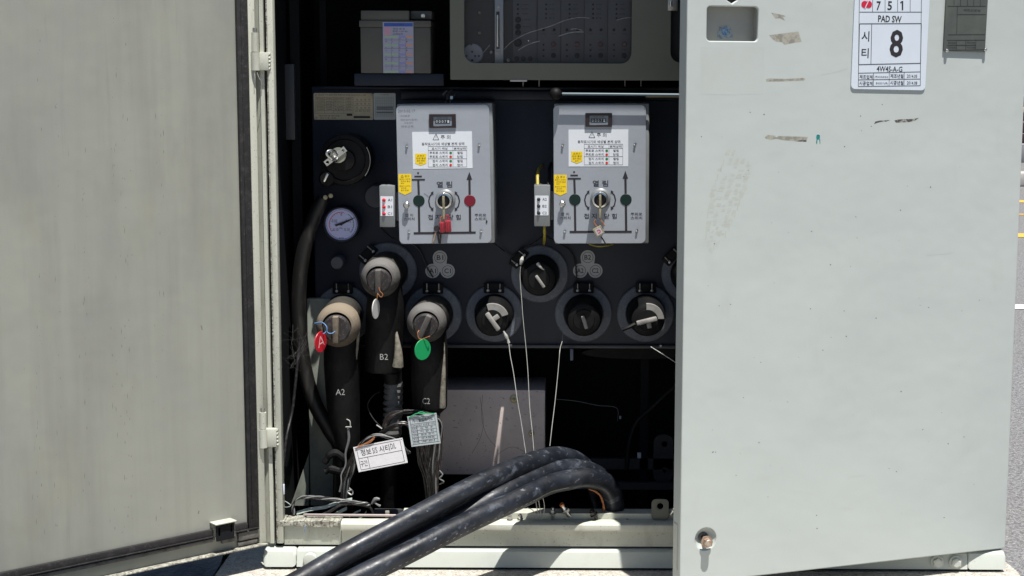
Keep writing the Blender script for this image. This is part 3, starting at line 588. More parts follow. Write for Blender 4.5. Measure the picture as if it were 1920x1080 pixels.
# nameplates
def nameplate(x0, y0, x1, y1, m, lab, screws, kind):
    t = thing('nameplate', FT.p(*FT.hit((x0+x1)/2, y1)), lab, 'nameplate'); bm = nb(); a, b, c, d = FT.rect(x0, y0, x1, y1); holed(bm, FT, rrect(a, b, c, d, .003, 2), [], .0004, .002, .0003); put('plate', bm, m, t)
    bm = nb(); W = .0024
    if kind == 0:
        text(bm, FT, '22.9kV 가스절연 부하개폐기(수동형) SL25-44-C-1-120', 597, 176.4, 686, 180, W)
        for y in (182.6, 187, 192.2, 197.5, 202.5, 207.5, 212.5): pline(bm, FT, 592, y, 662, y, .35, W, .0001)
        for x in (592, 608.5, 625.5, 644.5, 662): pline(bm, FT, x, 182.6, x, 212.5, .35, W, .0001)
        for i, (a_, b_) in enumerate((('정격전압', '25.8kV'), ('정격전류', '600A'), ('정격주파수', '60Hz'), ('제어전압', 'DC24V'), ('가스압력', '0.05MPa'))):
            y = 183.6+5.1*i
            text(bm, FT, a_, 593.5, y, 607, y+2.6, W); text(bm, FT, b_, 611, y, 623, y+2.6, W); text(bm, FT, ('상용주파내전압', '충격내전압', '단시간전류', '투입전류', '총중량')[i], 627, y, 643, y+2.6, W); text(bm, FT, ('60kV', '150kV', '12.5kA', '32.5kA', '680kg')[i], 648, y, 659, y+2.6, W)
        text(bm, FT, '제조번호 및 제조년월', 598, 215.6, 636, 218.4, W); text(bm, FT, '2014. 05', 600, 220.2, 630, 222.3, W)
        for j in range(3):
            for i in range(4): lathe(bm, FT, *FT.hit(670+i*7.5, 187+j*7.5), [(.0022, W), (.0015, W+.0001)], 10)
            pline(bm, FT, 664, 190.5+j*7.5, 696, 190.5+j*7.5, .3, W, .0001)
        for i in range(4): text(bm, FT, ('A1', 'B1', 'C1', 'D1')[i], 666+i*7.5, 206.5, 670.5+i*7.5, 209.5, W)
        prect(bm, FT, 650, 213.2, 660.5, 217.2, W, .0001); prect(bm, FT, 663, 217.5, 694, 221.5, W, .0001)
    else:
        text(bm, FT, '가스압력표', 712, 176.2, 729, 178.6, W)
        for i in range(13): pline(bm, FT, 704, 182+i*3, 738, 182+i*3, .28, W, .0001)
        for i in range(11): pline(bm, FT, 704+i*3.4, 182, 704+i*3.4, 218, .28, W, .0001)
        for y in (201, 204.5, 211): pline(bm, FT, 706, y, 737, y, 1.6, W+.0002, .0001)
    put('plate_print', bm, 'ink' if kind == 0 else 'ink2', t)
    for px, py in screws:
        bm = nb(); lathe(bm, FT, *FT.hit(px, py), [(.0028, .0018), (.0028, .0032), (.0018, .0042), (0, .0042)], 14); put('rivet', bm, 'dull', t)
nameplate(588.5, 174.5, 699.5, 224.5, 'name', 'brassy nameplate with small print and four rivets on the dark tank', [(592.5, 178.5), (696.5, 178.5), (593, 220.5), (696.8, 220.8)], 0)
nameplate(700.5, 174.5, 742, 224.5, 'cardg', 'pale grey plate with a printed grid just right of the brassy nameplate', [], 1)
# three-circle phase labels
for (cx, cy), ls, lab in (((825, 483), ('B1', 'A1', 'C1'), 'grey three-circle label reading B1 A1 C1'), ((1102, 482.5), ('B2', 'A2', 'C2'), 'grey three-circle label reading B2 A2 C2')):
    t = thing('phase_label', FT.p(*FT.hit(cx, cy+40)), lab, 'label', 'three-circle phase labels on the tank')
    C3 = [(cx, cy), (cx-14, cy+25), (cx+14.3, cy+25)]; bm = nb()
    poly(bm, FT, [p for p in circ(*FT.hit(*C3[0]), .0205, 28)], .0004, .0006)
    for i in (1, 2): disc(bm, FT, *FT.hit(*C3[i]), .0205, .0004, .00095+.0001*i, 28)
    ppoly(bm, FT, [(cx-13.5, cy), (cx+13.5, cy), (cx+12, cy+13), (cx+18, cy+28), (cx, cy+27), (cx-18, cy+28), (cx-12, cy+13)], .0004, .0008); put('label_sheet', bm, mat('label_grey', (.46, .47, .49), .5, 0, [(40, .5, .7, (.36, .37, .39), .7)]), t)
    bm = nb()
    for (x, y), s in zip(C3, ls):
        u, v = FT.hit(x, y); a = circ(u, v, .0158, 28); b = circ(u, v, .0146, 28)
        va = [bm.verts.new(FT.p(*p, .0015)) for p in a]; vb = [bm.verts.new(FT.p(*p, .0015)) for p in b]
        for i in range(28): bm.faces.new([va[i], va[(i+1) % 28], vb[(i+1) % 28], vb[i]])
        text(bm, FT, s, x-6.2, y-4.6, x+6.2, y+4.4, .0015, .012)
    put('label_lettering', bm, 'ink', t)

# ================================================================== THE TWO SWITCH BOXES
def stud(bm, fr, u, v, r, L):
    lathe(bm, fr, u, v, [(r*1.25, .0), (r*1.25, .0025), (r*.8, .003), (r*.8, L*.55), (r, L*.6), (r, L), (r*.5, L*1.12), (0, L*1.12)], 16)
def switch_box(ox, oy, c2, right_m, lab, hand):
    PY = .14; Fb = rframe(FY(PY), .5 if not hand else .9)
    x0, y0, x1, y1 = 745.5+ox, 197, 919.5+ox-(1 if ox else 0), 456.5
    if ox: Fb = rframe(FY(PY), .4)
    a, b, c, d = Fb.rect(x0, y0, x1, y1)
    t = thing('switch_box', FY(PY).p((a+b)/2, c), lab, 'switch box', 'pair of grey switch boxes on the tank')
    bm = nb(); fbox(bm, Fb, a+.002, b+.009, c-.001, d+.004, -(TY-PY)+.001, -.003, .004); body = put('box_body', bm, 'boxgrey', t)
    bm = nb(); holed(bm, Fb, rrect(a, b, c, d, .013, 6), [], -.0025, .0005, .0012); pt = put('cover_plate', bm, 'plate', t)
    W = .0009; X = lambda x: x+ox; Y = lambda y: y+oy
    # line diagram
    bm = nb()
    disc(bm, Fb, *Fb.hit(X(784), Y(324.4)), .0026, W, W+.0002, 16)
    prect(bm, Fb, X(777), Y(329.4), X(791), Y(332.3), W, .0002); prect(bm, Fb, X(772), Y(335.5), X(796.7), Y(338.5), W, .0002)
    pline(bm, Fb, X(784.3), Y(338.4), X(785.3), Y(366.6), 4, W, .0002); pline(bm, Fb, X(785.4), Y(387), X(786.2), Y(435), 4.2, W, .0002)
    prect(bm, Fb, X(775.6), Y(434.7), X(892), Y(438.8), W, .0002)
    pline(bm, Fb, X(880.2), Y(336.5), X(880.6), Y(365.6), 4.2, W, .0002); pline(bm, Fb, X(881), Y(386), X(881.6), Y(435), 4.4, W, .0002)
    ppoly(bm, Fb, [(X(880), Y(322)), (X(885.3), Y(337)), (X(874.8), Y(337))], W, .0002)
    for sx, x0_, xm in ((1, 811.5, 803.8), (-1, 853.8, 861.6)):
        P = [(x0_, 362), (x0_+(xm-x0_)*.72, 368), (xm, 377), (x0_+(xm-x0_)*.72, 387), (x0_, 393)]
        for p, q in zip(P, P[1:]): pline(bm, Fb, X(p[0]), Y(p[1]), X(q[0]), Y(q[1]), 2.4, W, .0002)
        ppoly(bm, Fb, [(X(x0_+sx*1), Y(358.5)), (X(x0_+sx*1.2), Y(366)), (X(x0_-sx*4.2), Y(361.5))], W+.0002, .0001); ppoly(bm, Fb, [(X(x0_+sx*1), Y(396)), (X(x0_+sx*1.2), Y(388.5)), (X(x0_-sx*4.2), Y(393.5))], W+.0002, .0001)
    text(bm, Fb, '열 림', X(818.6), Y(340.2), X(847.8), Y(351.8), W, .012); text(bm, Fb, '접 지', X(802.4), Y(402.4), X(826), Y(412.4), W, .012); text(bm, Fb, '닫 힘', X(840.3), Y(402.4), X(863.8), Y(412.4), W, .012)
    text(bm, Fb, '접 지', X(759), Y(400.8), X(774.4), Y(406.4), W, .008); text(bm, Fb, '스위치', X(757.2), Y(407.8), X(777.3), Y(413.6), W, .008)
    text(bm, Fb, '주회로', X(890), Y(400.6), X(911.6), Y(406.4), W, .008); text(bm, Fb, '스위치', X(890), Y(407.6), X(911.6), Y(413.6), W, .008)
    put('diagram_print', bm, 'ink', t)
    for px, m, s in ((785.4, 'green', 'green'), (881, right_m, 'red' if right_m == 'red' else 'green')):
        bm = nb(); u, v = Fb.hit(X(px), Y(376.4)); disc(bm, Fb, u, v, .0148, .0006, .0016, 36); lathe(bm, Fb, u, v, [(.0148, .0004), (.0157, .0006), (.0157, .0012), (.0148, .0018)], 36); put('status_disc', bm, m, t, s+' status disc')
    # counter
    bm = nb(); q = (805, 213.8, 855, 239.7); u = Fb.rect(X(q[0]), Y(q[1]), X(q[2]), Y(q[3])); i4 = Fb.rect(X(812.6), Y(218.7), X(848), Y(236))
    holed(bm, Fb, rrect(*u, .001, 1), [rrect(*i4, .001, 1)], .0006, .006, .0006); ct = put('counter', bm, mat('counter_bezel', (.02, .012, .014), .4) if not ox else bpy.data.materials['counter_bezel'], t)
    bm = nb(); fbox(bm, Fb, i4[0]-.001, i4[1]+.001, i4[2]-.001, i4[3]+.001, .0006, .0025); put('counter_face', bm, mat('counter_face', (.20, .24, .29), .25) if not ox else bpy.data.materials['counter_face'], ct)
    bm = nb(); prect(bm, Fb, X(815.8), Y(224.3), X(843.8), Y(231.4), .0028, .0003); text(bm, Fb, 'MAGNETIC COUNTER', X(819), Y(220.3), X(840), Y(222.3), .003); put('digit_window', bm, 'ink', ct)
    bm = nb()
    for i, s in enumerate('00071'): text(bm, Fb, s, X(817.3+i*5.4), Y(225.3), X(820.6+i*5.4), Y(230.4), .0034, .01)
    put('counter_digits', bm, 'cardg', ct)
    # caution label
    dy = oy-2 if ox else 0; Yl = lambda y: y+dy; Xl = lambda x: x+ox-.5
    bm = nb(); prect(bm, Fb, Xl(774), Yl(246.8), Xl(886), Yl(316), .0006, .0005); cl = put('caution_label', bm, 'white', t)
    bm = nb(); W2 = .0013
    for p, q in (((818, 250.8), (812.2, 262)), ((812.2, 262), (823.4, 262)), ((823.4, 262), (818, 250.8)), ((818, 254), (818, 258.6))): pline(bm, Fb, Xl(p[0]), Yl(p[1]), Xl(q[0]), Yl(q[1]), .7, W2, .0002)
    text(bm, Fb, '주 의', Xl(826.9), Yl(253.2), Xl(845), Yl(261.2), W2, .006); text(bm, Fb, '동작표시기의 색상별 본체 상태', Xl(791.2), Yl(267), Xl(871), Yl(272.6), W2, .006)
    for y in (274.3, 282.1, 297.6, 313): pline(bm, Fb, Xl(803.4), Yl(y), Xl(875.7), Yl(y), .5, W2, .0001)
    for x in (803.4, 849.8, 875.7): pline(bm, Fb, Xl(x), Yl(274.3), Xl(x), Yl(313), .5, W2, .0001)
    text(bm, Fb, '표시기 색상', Xl(809.8), Yl(276.2), Xl(840), Yl(281), W2, .006); text(bm, Fb, '본체상태', Xl(851.5), Yl(276.2), Xl(873.5), Yl(281), W2, .006)
    for i, (s1, s2) in enumerate((('주회로 스위치', '열림'), ('주회로 스위치', '닫힘'), ('접지 스위치', '열림'), ('접지 스위치', '접지'))):
        y = (286.6, 293.8, 302, 309.4)[i]; text(bm, Fb, s1, Xl(805.8 if i < 2 else 811.5), Yl(y-2.5), Xl(839.8), Yl(y+2.5), W2, .006); text(bm, Fb, s2, Xl(857.7), Yl(y-2.5), Xl(868), Yl(y+2.5), W2, .006)
    put('label_print', bm, 'ink', cl)
    for i in range(4):
        y = (286.6, 293.8, 302, 309.4)[i]; bm = nb(); disc(bm, Fb, *Fb.hit(Xl(845.6), Yl(y)), .0036, W2, W2+.0002, 18); put('label_dot', bm, 'red2' if i % 2 else 'green2', cl)
    bm = nb(); ppoly(bm, Fb, [(Xl(778.8), Yl(288)), (Xl(800.2), Yl(288)), (Xl(800.2), Yl(306)), (Xl(789.4), Yl(310.4)), (Xl(778.8), Yl(306))], W2, .0003); ys = put('yellow_sticker', bm, 'yellow', cl)
    # second yellow sticker, on the plate edge
    Xs = lambda x: x+ox-(0 if not ox else 1); Ys = lambda y: y+(1.3 if ox else 0)
    bm = nb(); ppoly(bm, Fb, [(Xs(747), Ys(326.3)), (Xs(771), Ys(326.3)), (Xs(771.3), Ys(360)), (Xs(759.4), Ys(365.5)), (Xs(747.6), Ys(360))], .0006, .0005); y2 = put('yellow_sticker', bm, 'yellow', t)
    bm = nb(); W3 = .0013
    for p, q in (((751.5, 332.5), (754, 328)), ((754, 328), (756.5, 332.5)), ((756.5, 332.5), (751.5, 332.5))): pline(bm, Fb, Xs(p[0]), Ys(p[1]), Xs(q[0]), Ys(q[1]), .5, W3, .0001)
    for s, p in (('경고', (758.5, 328.5, 767.5, 332.3)), ('점검시 스위치', (749, 334.5, 769, 337.3)), ('조작전 활선', (751.5, 338.6, 769, 341.4)), ('확인', (751.5, 342.5, 757.5, 345.2)), ('점검시 스위치', (749, 347.5, 769, 350.2)), ('조작후', (752, 351.5, 762, 354.2)), ('필히 잠금', (751.5, 355.5, 766, 358.2))): text(bm, Fb, s, Xs(p[0]), Ys(p[1]), Xs(p[2]), Ys(p[3]), W3)
    put('sticker_print', bm, 'ink', y2)
    bm = nb()
    for s, p in (('△경고', (782.5, 290.2, 796, 293.6)), ('전원 활선', (781, 295.2, 798.5, 298.4)), ('접지 확인', (782, 299.8, 797, 303)), ('금지', (786, 304.3, 792.5, 307))): text(bm, Fb, s, Xl(p[0]), Yl(p[1]), Xl(p[2]), Yl(p[3]), .0019)
    put('sticker_print', bm, 'ink', ys)
    # studs and the big cross screw
    for px, py in ((762.4, 273), (898.3, 271), (766.5, 434.5), (901.9, 433)):
        bm = nb(); u, v = Fb.hit(X(px), py+(oy if oy else 0)*.5, .008); stud(bm, Fb, u, v, .0030, .0062); put('stud', bm, 'chrome', t)
    bm = nb(); u, v = Fb.hit(X(762), Y(385), .012); lathe(bm, Fb, u, v, [(.005, .0), (.005, .007), (.0085, .008), (.0085, .013), (.006, .015), (0, .015)], 24)
    fbox(bm, Fb, u-.006, u+.006, v-.001, v+.001, .0145, .0158); fbox(bm, Fb, u-.001, u+.001, v-.006, v+.006, .0145, .0156); put('cross_screw', bm, 'chrome', t)
    # key switch: collar, hex nut ring, dark barrel, brass key blade
    u, v = Fb.hit(X(832.5), Y(376.5), .03)
    bm = nb(); lathe(bm, Fb, u+.002, v+.0015, [(.0275, .0), (.0275, .004), (.025, .006), (.021, .008)], 40); lathe(bm, Fb, u, v, [(.0215, .0), (.0205, .036)], 40); ks = put('key_switch', bm, 'boxgrey', t)
    bm = nb(); lathe(bm, Fb, u, v, [(.0205, .030), (.0212, .036), (.0205, .042), (.0165, .043), (.016, .036), (.016, .030)], 40); hexh_ = [(u+.0222*math.cos(math.radians(30+60*i)), v+.0222*math.sin(math.radians(30+60*i))) for i in range(6)]
    holed(bm, Fb, hexh_, [circ(u, v, .0163, 32)], .031, .0395, .0008); put('collar_nut', bm, 'chrome', ks)
    bm = nb(); lathe(bm, Fb, u, v, [(.016, .030), (.016, .034), (.009, .035), (.009, .038), (0, .038)], 32); put('barrel', bm, 'ink', ks)
    bm = nb(); fbox(bm, Fb, u-.0032, u+.0032, v-.0165, v+.0145, .036, .052, .001); fbox(bm, Fb, u-.003, u+.003, v-.048, v-.016, .040, .050, .001); put('lever', bm, 'brass', ks)
    if hand:
        bm = nb()
        for s, p, r in (('2015.02.17', (746.5, 205.5, 778, 210.5), 0), ('13시45분', (750, 215, 768.5, 219.5), 0), ('배전감리(중부)', (751, 222.6, 782.5, 227.4), 0), ('사용금지', (757.5, 228.8, 774.5, 232), 0), ('변호교체', (752.5, 235, 774.5, 239.3), 0)): text(bm, Fb, s, *p, .0009, -.012, r)
        pline(bm, Fb, 795, 362, 803.5, 369, .5, .0009); put('handwriting', bm, 'pen', t)
        bm = nb(); ppoly(bm, Fb, blob(912.5, 416, 1.8, 2.8, 10, .3, 4), .0009); put('chip_mark', bm, 'ink', t)
    return t, Fb, u, v
sb1, F1, ku1, kv1 = switch_box(0, 0, None, 'red', 'left grey switch box with a red disc at right and red padlock on its key', True)
sb2, F2, ku2, kv2 = switch_box(292.5, -2, None, 'green', 'right grey switch box with two green discs, no handwriting', False)
# padlocks and keys
def lock_red():
    t = thing('padlock', F1.p(ku1, kv1-.08), 'pair of small red ribbed padlocks hanging from the left switch key', 'padlock')
    for (cx, cy, w_, h, rot) in ((829, 426, 9.5, 21, 4), (840, 424, 11.5, 23, 3)):
        Fr = rframe(F1, rot); u, v = Fr.hit(cx, cy, .045); W = w_*.0014/2; H = h*.0014/2; bm = nb()
        fbox(bm, Fr, u-W, u+W, v-H, v+H, .036, .052, .0025)
        for i in range(3): fbox(bm, Fr, u-W*.7+i*W*.6, u-W*.7+i*W*.6+W*.28, v-H*.9, v+H*.8, .051, .0532, .0006, 1)
        b = put('lock_body', bm, mat('lock_red', (.30, .022, .035), .5, 0, [(90, .5, .65, (.2, .015, .025), .8)]) if 'lock_red' not in bpy.data.materials else bpy.data.materials['lock_red'], t); bm = nb()
        tube(bm, [Fr.p(u-W*.55, v+H*.9, .044), Fr.p(u-W*.45, v+H+.010, .044), Fr.p(u, v+H+.014, .044), Fr.p(u+W*.45, v+H+.010, .044), Fr.p(u+W*.55, v+H*.9, .044)], .0013, 8); put('shackle', bm, 'copper' if cx == 829 else 'tagr', b)
    bm = nb(); a = F1.hit(822, 428, .04)
    ppoly(bm, F1, blob(819.5, 428, 5.5, 6, 14, .2, 3), .030, .004); put('key_fob', bm, 'ink', t)
    for P in ([(822, 431), (821, 440), (823, 456)], [(826, 433), (826, 445), (825, 457)], [(818, 432), (815, 444), (811, 456)]):
        bm = nb(); tube(bm, [F1.p(*F1.hit(x, y, .030), .030) for x, y in P], [.002, .003, .0022], 8); put('key', bm, 'rust' if P[0][0] == 818 else 'wiremix', t)
lock_red()
t = thing('padlock', F2.p(ku2, kv2-.085), 'small square brass-edged padlock with a red mark hanging from the right switch key', 'padlock')
Fr = rframe(F2, 28); u, v = Fr.hit(1122.5, 433.5, .045); bm = nb(); fbox(bm, Fr, u-.0125, u+.0125, v-.0125, v+.0125, .034, .052, .002); b = put('lock_body', bm, 'brass', t)
bm = nb(); fbox(bm, Fr, u-.0085, u+.0085, v-.0085, v+.0085, .052, .0528); put('lock_label', bm, mat('lock_paper', (.45, .42, .47), .5), b)
bm = nb(); L = 0.0052
for i in range(11): a0 = math.radians(-140+i*26); a1 = math.radians(-140+(i+1)*26); poly(bm, Fr, [(u+L*math.cos(a0), v+L*math.sin(a0)), (u+L*math.cos(a1), v+L*math.sin(a1)), (u+L*.6*math.cos(a1), v+L*.6*math.sin(a1)), (u+L*.6*math.cos(a0), v+L*.6*math.sin(a0))], .053, .0002)
put('lock_mark', bm, 'tagr', b)
for P in ([(1117, 411), (1114, 417), (1119, 424)], [(1125, 411), (1130, 417), (1134, 424)]):
    bm = nb(); tube(bm, [F2.p(*F2.hit(*q, .045), .045) for q in P], .0016, 8); put('shackle', bm, 'copper', t)
bm = nb(); tube(bm, [F2.p(*F2.hit(*q, .035), .035) for q in ((1127, 444), (1132, 451), (1136, 458))], .002, 8); put('key', bm, 'wiremix', t)

# ================================================================== INDICATOR BOXES
def indicator(x0, y0, x1, y1, led, s, lab):
    Fi = FY(.15); t = thing('indicator_box', Fi.p(*Fi.hit((x0+x1)/2, y1)), lab, 'indicator', 'fault indicator boxes beside the switch boxes')
    bm = nb(); fbox(bm, Fi, *Fi.rect(x0, y0, x1, y1), -.05, 0, .002); put('case', bm, 'boxgrey', t)
    bm = nb(); cy = (y0+y1)/2; prect(bm, Fi, x0+2, cy-19, x1-3, cy+18, .0003, .0005); lb = put('label', bm, 'white', t)
    bm = nb()
    for i in range(3): text(bm, Fi, s[i], x0+15.5, cy-14.5+i*12.8, x0+23.5, cy-9.5+i*12.8, .001, .006)
    put('label_print', bm, 'ink', lb)
    for i in range(3):
        bm = nb(); u, v = Fi.hit(x0+8.5, cy-12+i*12.8); lathe(bm, Fi, u, v, [(.0048, .0005), (.0048, .0025), (.0038, .0035)], 20); lathe(bm, Fi, u, v, [(.0037, .003), (.003, .0055), (.0015, .007), (0, .0072)], 18); put('lamp_lens', bm, led, t)
    for dx in (3, 12):
        bm = nb(); stp = Fi.p(*Fi.hit(x0+dx, y0+1)); tube(bm, [stp+Vector((0, .01, -.004)), stp+Vector((.001, .01, .004))], .0028, 8, 1); put('terminal', bm, 'chrome' if led == 'led' else 'brass', t)
    bm = nb(); fbox(bm, Fi, Fi.hit(x1, cy)[0], Fi.hit(x1+6, cy)[0], Fi.hit(x1, cy+28)[1], Fi.hit(x1, cy-26)[1], -.03, -.022, .001); put('bracket', bm, 'boxgrey', t)
    return t
indicator(711.5, 348, 740.5, 426, 'led', ('A1', 'B1', 'C1'), 'grey indicator box with three red lamps marked A1 B1 C1')
indicator(1001.5, 347, 1031.5, 424.5, 'ledk', ('A2', 'B2', 'C2'), 'grey indicator box with three dark lamps marked A2 B2 C2')
def wire(name, P, r, m, lab, cat, group=None, k=6, seg=7, jit=0., parent=None):
    bm = nb(); tube(bm, [U(*p) if len(p) == 3 else p for p in P], r, seg, k, jit); o = put(name, bm, m, parent)
    return tag(o, lab, cat, group) if parent is None else o
wire('signal_cable', [(1008, 347, .17), (1008, 330, .19), (1010, 318, .24), (1016, 310, .31)], .0045, 'ylwire', 'yellowish cable rising from the top left of the A2 B2 C2 indicator box', 'cable')
wire('signal_cable', [(1028, 347, .17), (1030, 332, .2), (1030, 318, .28), (1034, 306, .31)], .0045, 'wirek', 'dark cable rising from the top right of the A2 B2 C2 indicator box', 'cable')
wire('signal_cable', [(1021, 424, .17), (1021, 434, .17), (1021, 446, .2), (1020, 458, .28)], .004, 'ylwire', 'short yellow cable hanging below the A2 B2 C2 indicator box', 'cable')
for P in ([(1021, 440, .2), (1005, 452, .27), (985, 465, .30), (962, 480, .31), (955, 497, .31)], [(1021, 440, .2), (1040, 452, .27), (1064, 465, .30), (1078, 488, .31), (1082, 530, .31)]):
    wire('sensor_lead', P, .0022, 'wirek', 'thin black lead fanning %s under the A2 B2 C2 indicator box' % ('left' if P[1][0] < 1010 else 'right'), 'wire', 'sensor leads under the switch boxes')
wire('sensor_lead', [(925, 455, .27), (945, 470, .305), (960, 480, .31)], .0018, 'wirek', 'thin lead sagging between the left switch box and the upper ring', 'wire', 'sensor leads under the switch boxes')
wire('sensor_lead', [(715, 428, .24), (735, 445, .28), (760, 452, .3), (785, 468, .31), (800, 500, .31), (812, 520, .31)], .0022, 'wirek', 'thin black lead curling below the left switch box to the C1 elbow', 'wire', 'sensor leads under the switch boxes')
wire('yellow_wire', [(1105, 458, .22), (1120, 462, .2), (1136, 461, .2), (1150, 458, .22)], .002, 'ylwire', 'short yellow wire showing under the right switch box', 'wire')

# ================================================================== GAUGE, PORTS ON THE LEFT OF THE TANK
Fg = FY(.275); gu, gv = Fg.hit(640.5, 420.5)
t = thing('pressure_gauge', Fg.p(gu, gv-.05), 'round pressure gauge with a pale blue dial and dark rim', 'gauge')
bm = nb(); lathe(bm, Fg, gu, gv, [(.044, -.045), (.051, -.040), (.051, .004), (.049, .008), (.0455, .008), (.0445, .001)], 56); put('gauge_case', bm, 'navy', t)
bm = nb(); lathe(bm, Fg, gu, gv, [(.0445, .0012), (.001, .0013), (0, .0013)], 48); dl_ = put('dial', bm, 'dial', t)
def arc(bm, fr, u, v, r0, r1, a0, a1, w0, n=18):
    for i in range(n):
        p, q = math.radians(a0+(a1-a0)*i/n), math.radians(a0+(a1-a0)*(i+1)/n); poly(bm, fr, [(u+r0*math.cos(p), v+r0*math.sin(p)), (u+r0*math.cos(q), v+r0*math.sin(q)), (u+r1*math.cos(q), v+r1*math.sin(q)), (u+r1*math.cos(p), v+r1*math.sin(p))], w0, .0002)
bm = nb(); arc(bm, Fg, gu, gv, .0350, .0335, 78, 215, .0016); put('scale_arc', bm, 'red2', dl_)
bm = nb(); arc(bm, Fg, gu, gv, .0350, .0335, -42, 58, .0016); put('scale_arc', bm, 'green2', dl_)
bm = nb(); arc(bm, Fg, gu, gv, .0422, .0412, 0, 360, .0016, 40); put('rim_line', bm, 'lblblue', dl_)
bm = nb()
for i in range(21):
    a = math.radians(215-i*12.8); L = .004 if i % 5 == 0 else .002; r0 = .0330
    c, s = math.cos(a), math.sin(a); k = .0004; poly(bm, Fg, [(gu+r0*c-k*s, gv+r0*s+k*c), (gu+r0*c+k*s, gv+r0*s-k*c), (gu+(r0-L)*c+k*s, gv+(r0-L)*s-k*c), (gu+(r0-L)*c-k*s, gv+(r0-L)*s+k*c)], .0016, .0002)
text(bm, Fg, '0', 638.5, 399.5, 641.5, 404.5, .0016); text(bm, Fg, '-0.05', 620.5, 411.5, 632, 417, .0016); text(bm, Fg, '0.05', 648, 411.5, 658, 417, .0016); text(bm, Fg, '-0.10', 623, 427.5, 634.5, 433, .0016); text(bm, Fg, '0.10', 645.5, 427.5, 655.5, 433, .0016); text(bm, Fg, 'MPa', 636.5, 426.5, 642.5, 429.5, .0016); text(bm, Fg, 'BAR', 636, 445, 645, 447.5, .0016)
put('dial_print', bm, 'ink', dl_)
bm = nb(); ppoly(bm, Fg, [(627, 421), (630, 424.5), (635, 422.5), (641, 422), (669, 406.5), (640, 417), (634, 419)], .004, .0008); disc(bm, Fg, gu, gv, .0032, .0013, .0055, 16); put('needle', bm, 'ink', t)
# big round port with a bright latch plate
Fp = FY(.19); pu, pv = Fp.hit(646, 300)
t = thing('round_port', Fp.p(pu, pv-.08), 'big round black port with a bright bolted latch plate, upper left of the tank', 'port')
bm = nb(); lathe(bm, Fp, pu, pv, [(.058, -.129), (.070, -.10), (.071, -.02), (.068, -.004), (.058, 0), (.055, -.006), (.030, -.006), (.028, .008), (0, .010)], 56); put('port_body', bm, 'black', t)
bm = nb(); arc(bm, Fp, pu, pv, .071, .0695, -38, 30, .0005, 14); put('rim_edge', bm, 'dull', t)
Fq = FY(.165); Fq2 = rframe(Fq, 37); bm = nb(); disc(bm, Fq, *Fq.hit(634, 291), .021, -.012, 0, 36); dp = put('latch_disc', bm, mat('latch_disc', (.30, .31, .24), .45, .3), t)
bm = nb(); u, v = Fq2.hit(629, 293); holed(bm, Fq2, [(u-.035, v-.008), (u+.035, v-.008), (u+.035, v+.008), (u-.035, v+.008)], [circ(u+.027, v, .004, 14), circ(u-.027, v, .004, 14)], .001, .004, .0004); put('latch_bar', bm, 'chrome', t)
bm = nb(); q = lambda x, y, w: Fq.p(*Fq.hit(x, y, w), w); tube(bm, [q(632, 290, .004), q(626, 283, .020), q(615, 284, .030), q(613, 290, .032), q(622, 298, .026), q(630, 301, .012), q(632, 296, .004)], .0042, 10); hexb(bm, Fq, *Fq.hit(628, 288), .004, .006, .006); put('wing_nut', bm, 'chrome', t)
Fr_ = FY(.19); u, v = Fr_.hit(613, 336); t = thing('small_plug', Fr_.p(u, v-.03), 'small black plug with a bright bar just below the round port', 'plug')
bm = nb(); lathe(bm, Fr_, u, v, [(.024, -.129), (.024, -.01), (.018, 0), (0, .001)], 28); put('plug_body', bm, 'black', t)
bm = nb(); Fr2 = rframe(Fr_, -28); u, v = Fr2.hit(612, 332); fbox(bm, Fr2, u-.004, u+.004, v-.014, v+.012, .0, .012, .003); put('grip_bar', bm, 'chrome', t)
for px, py in ((610, 370), (620, 367)):
    bm = nb(); u, v = Fr_.hit(px, py); hexb(bm, FY(.22), *FY(.22).hit(px, py), 0, .0045, .004); tag(put('small_bolt', bm, 'brass'), 'small dull brass bolt, %s of two above the gauge' % ('left' if px == 610 else 'right'), 'bolt')
Fk = FY(.27); u, v = Fk.hit(705, 369); bm = nb(); lathe(bm, Fk, u, v, [(.035, -.049), (.035, -.006), (.030, 0), (0, .002)], 40); put('round_boss', bm, mat('slate_knob', (.035, .04, .055), .5), tank)
u, v = Fk.hit(631.5, 493); bm = nb(); lathe(bm, Fk, u, v, [(.019, -.049), (.019, -.006), (.0165, 0), (0, .001)], 28); put('round_boss', bm, mat('slate_knob2', (.075, .08, .095), .55), tank)

# ================================================================== BUSHINGS, PLUGS AND ELBOWS
O0 = Frame((0, 0, 0), 0)
def ring_parts(t, rot=0.):
    bm = nb(); lathe(bm, O0, 0, 0, [(.082, .0), (.082, .006), (.079, .009), (.058, .010), (.055, .007), (.055, .0)], 64); put('clamp_ring', bm, 'ring', t)
    Rr = rframe(O0, rot); bm = nb(); fbox(bm, Rr, -.029, .029, .060, .089, .010, .020, .003); cb = put('clamp_block', bm, 'black', t)
    for s in (-1, 1):
        bm = nb(); lathe(bm, Rr, s*.017, .068, [(.0042, .020), (.0042, .026), (.002, .027), (0, .027)], 12); tube(bm, [Rr.p(s*.017, .074, .023), Rr.p(s*.017, .088, .024)], .0018, 8, 1); put('clamp_screw', bm, 'dull', cb)
GR = 'bushing sockets along the lower tank'
def bushing(cx, cy, lab, rot, plug, L=.12):
    x, z = FT.hit(cx, cy); t = thing('bushing', (0, 0, 0), lab, 'bushing', GR); ring_parts(t, rot)
    bm = nb(); lathe(bm, O0, 0, 0, [(.054, .0), (.052, L*.55), (.050, L*.8), (.044, L*.97), (.036, L), (.030, L+.001), (.0285, L+.006), (0, L+.007)], 56); put('plug_body', bm, 'black', t)
    plug(t, L)
    t.location = (x, TY-.001, z); return t
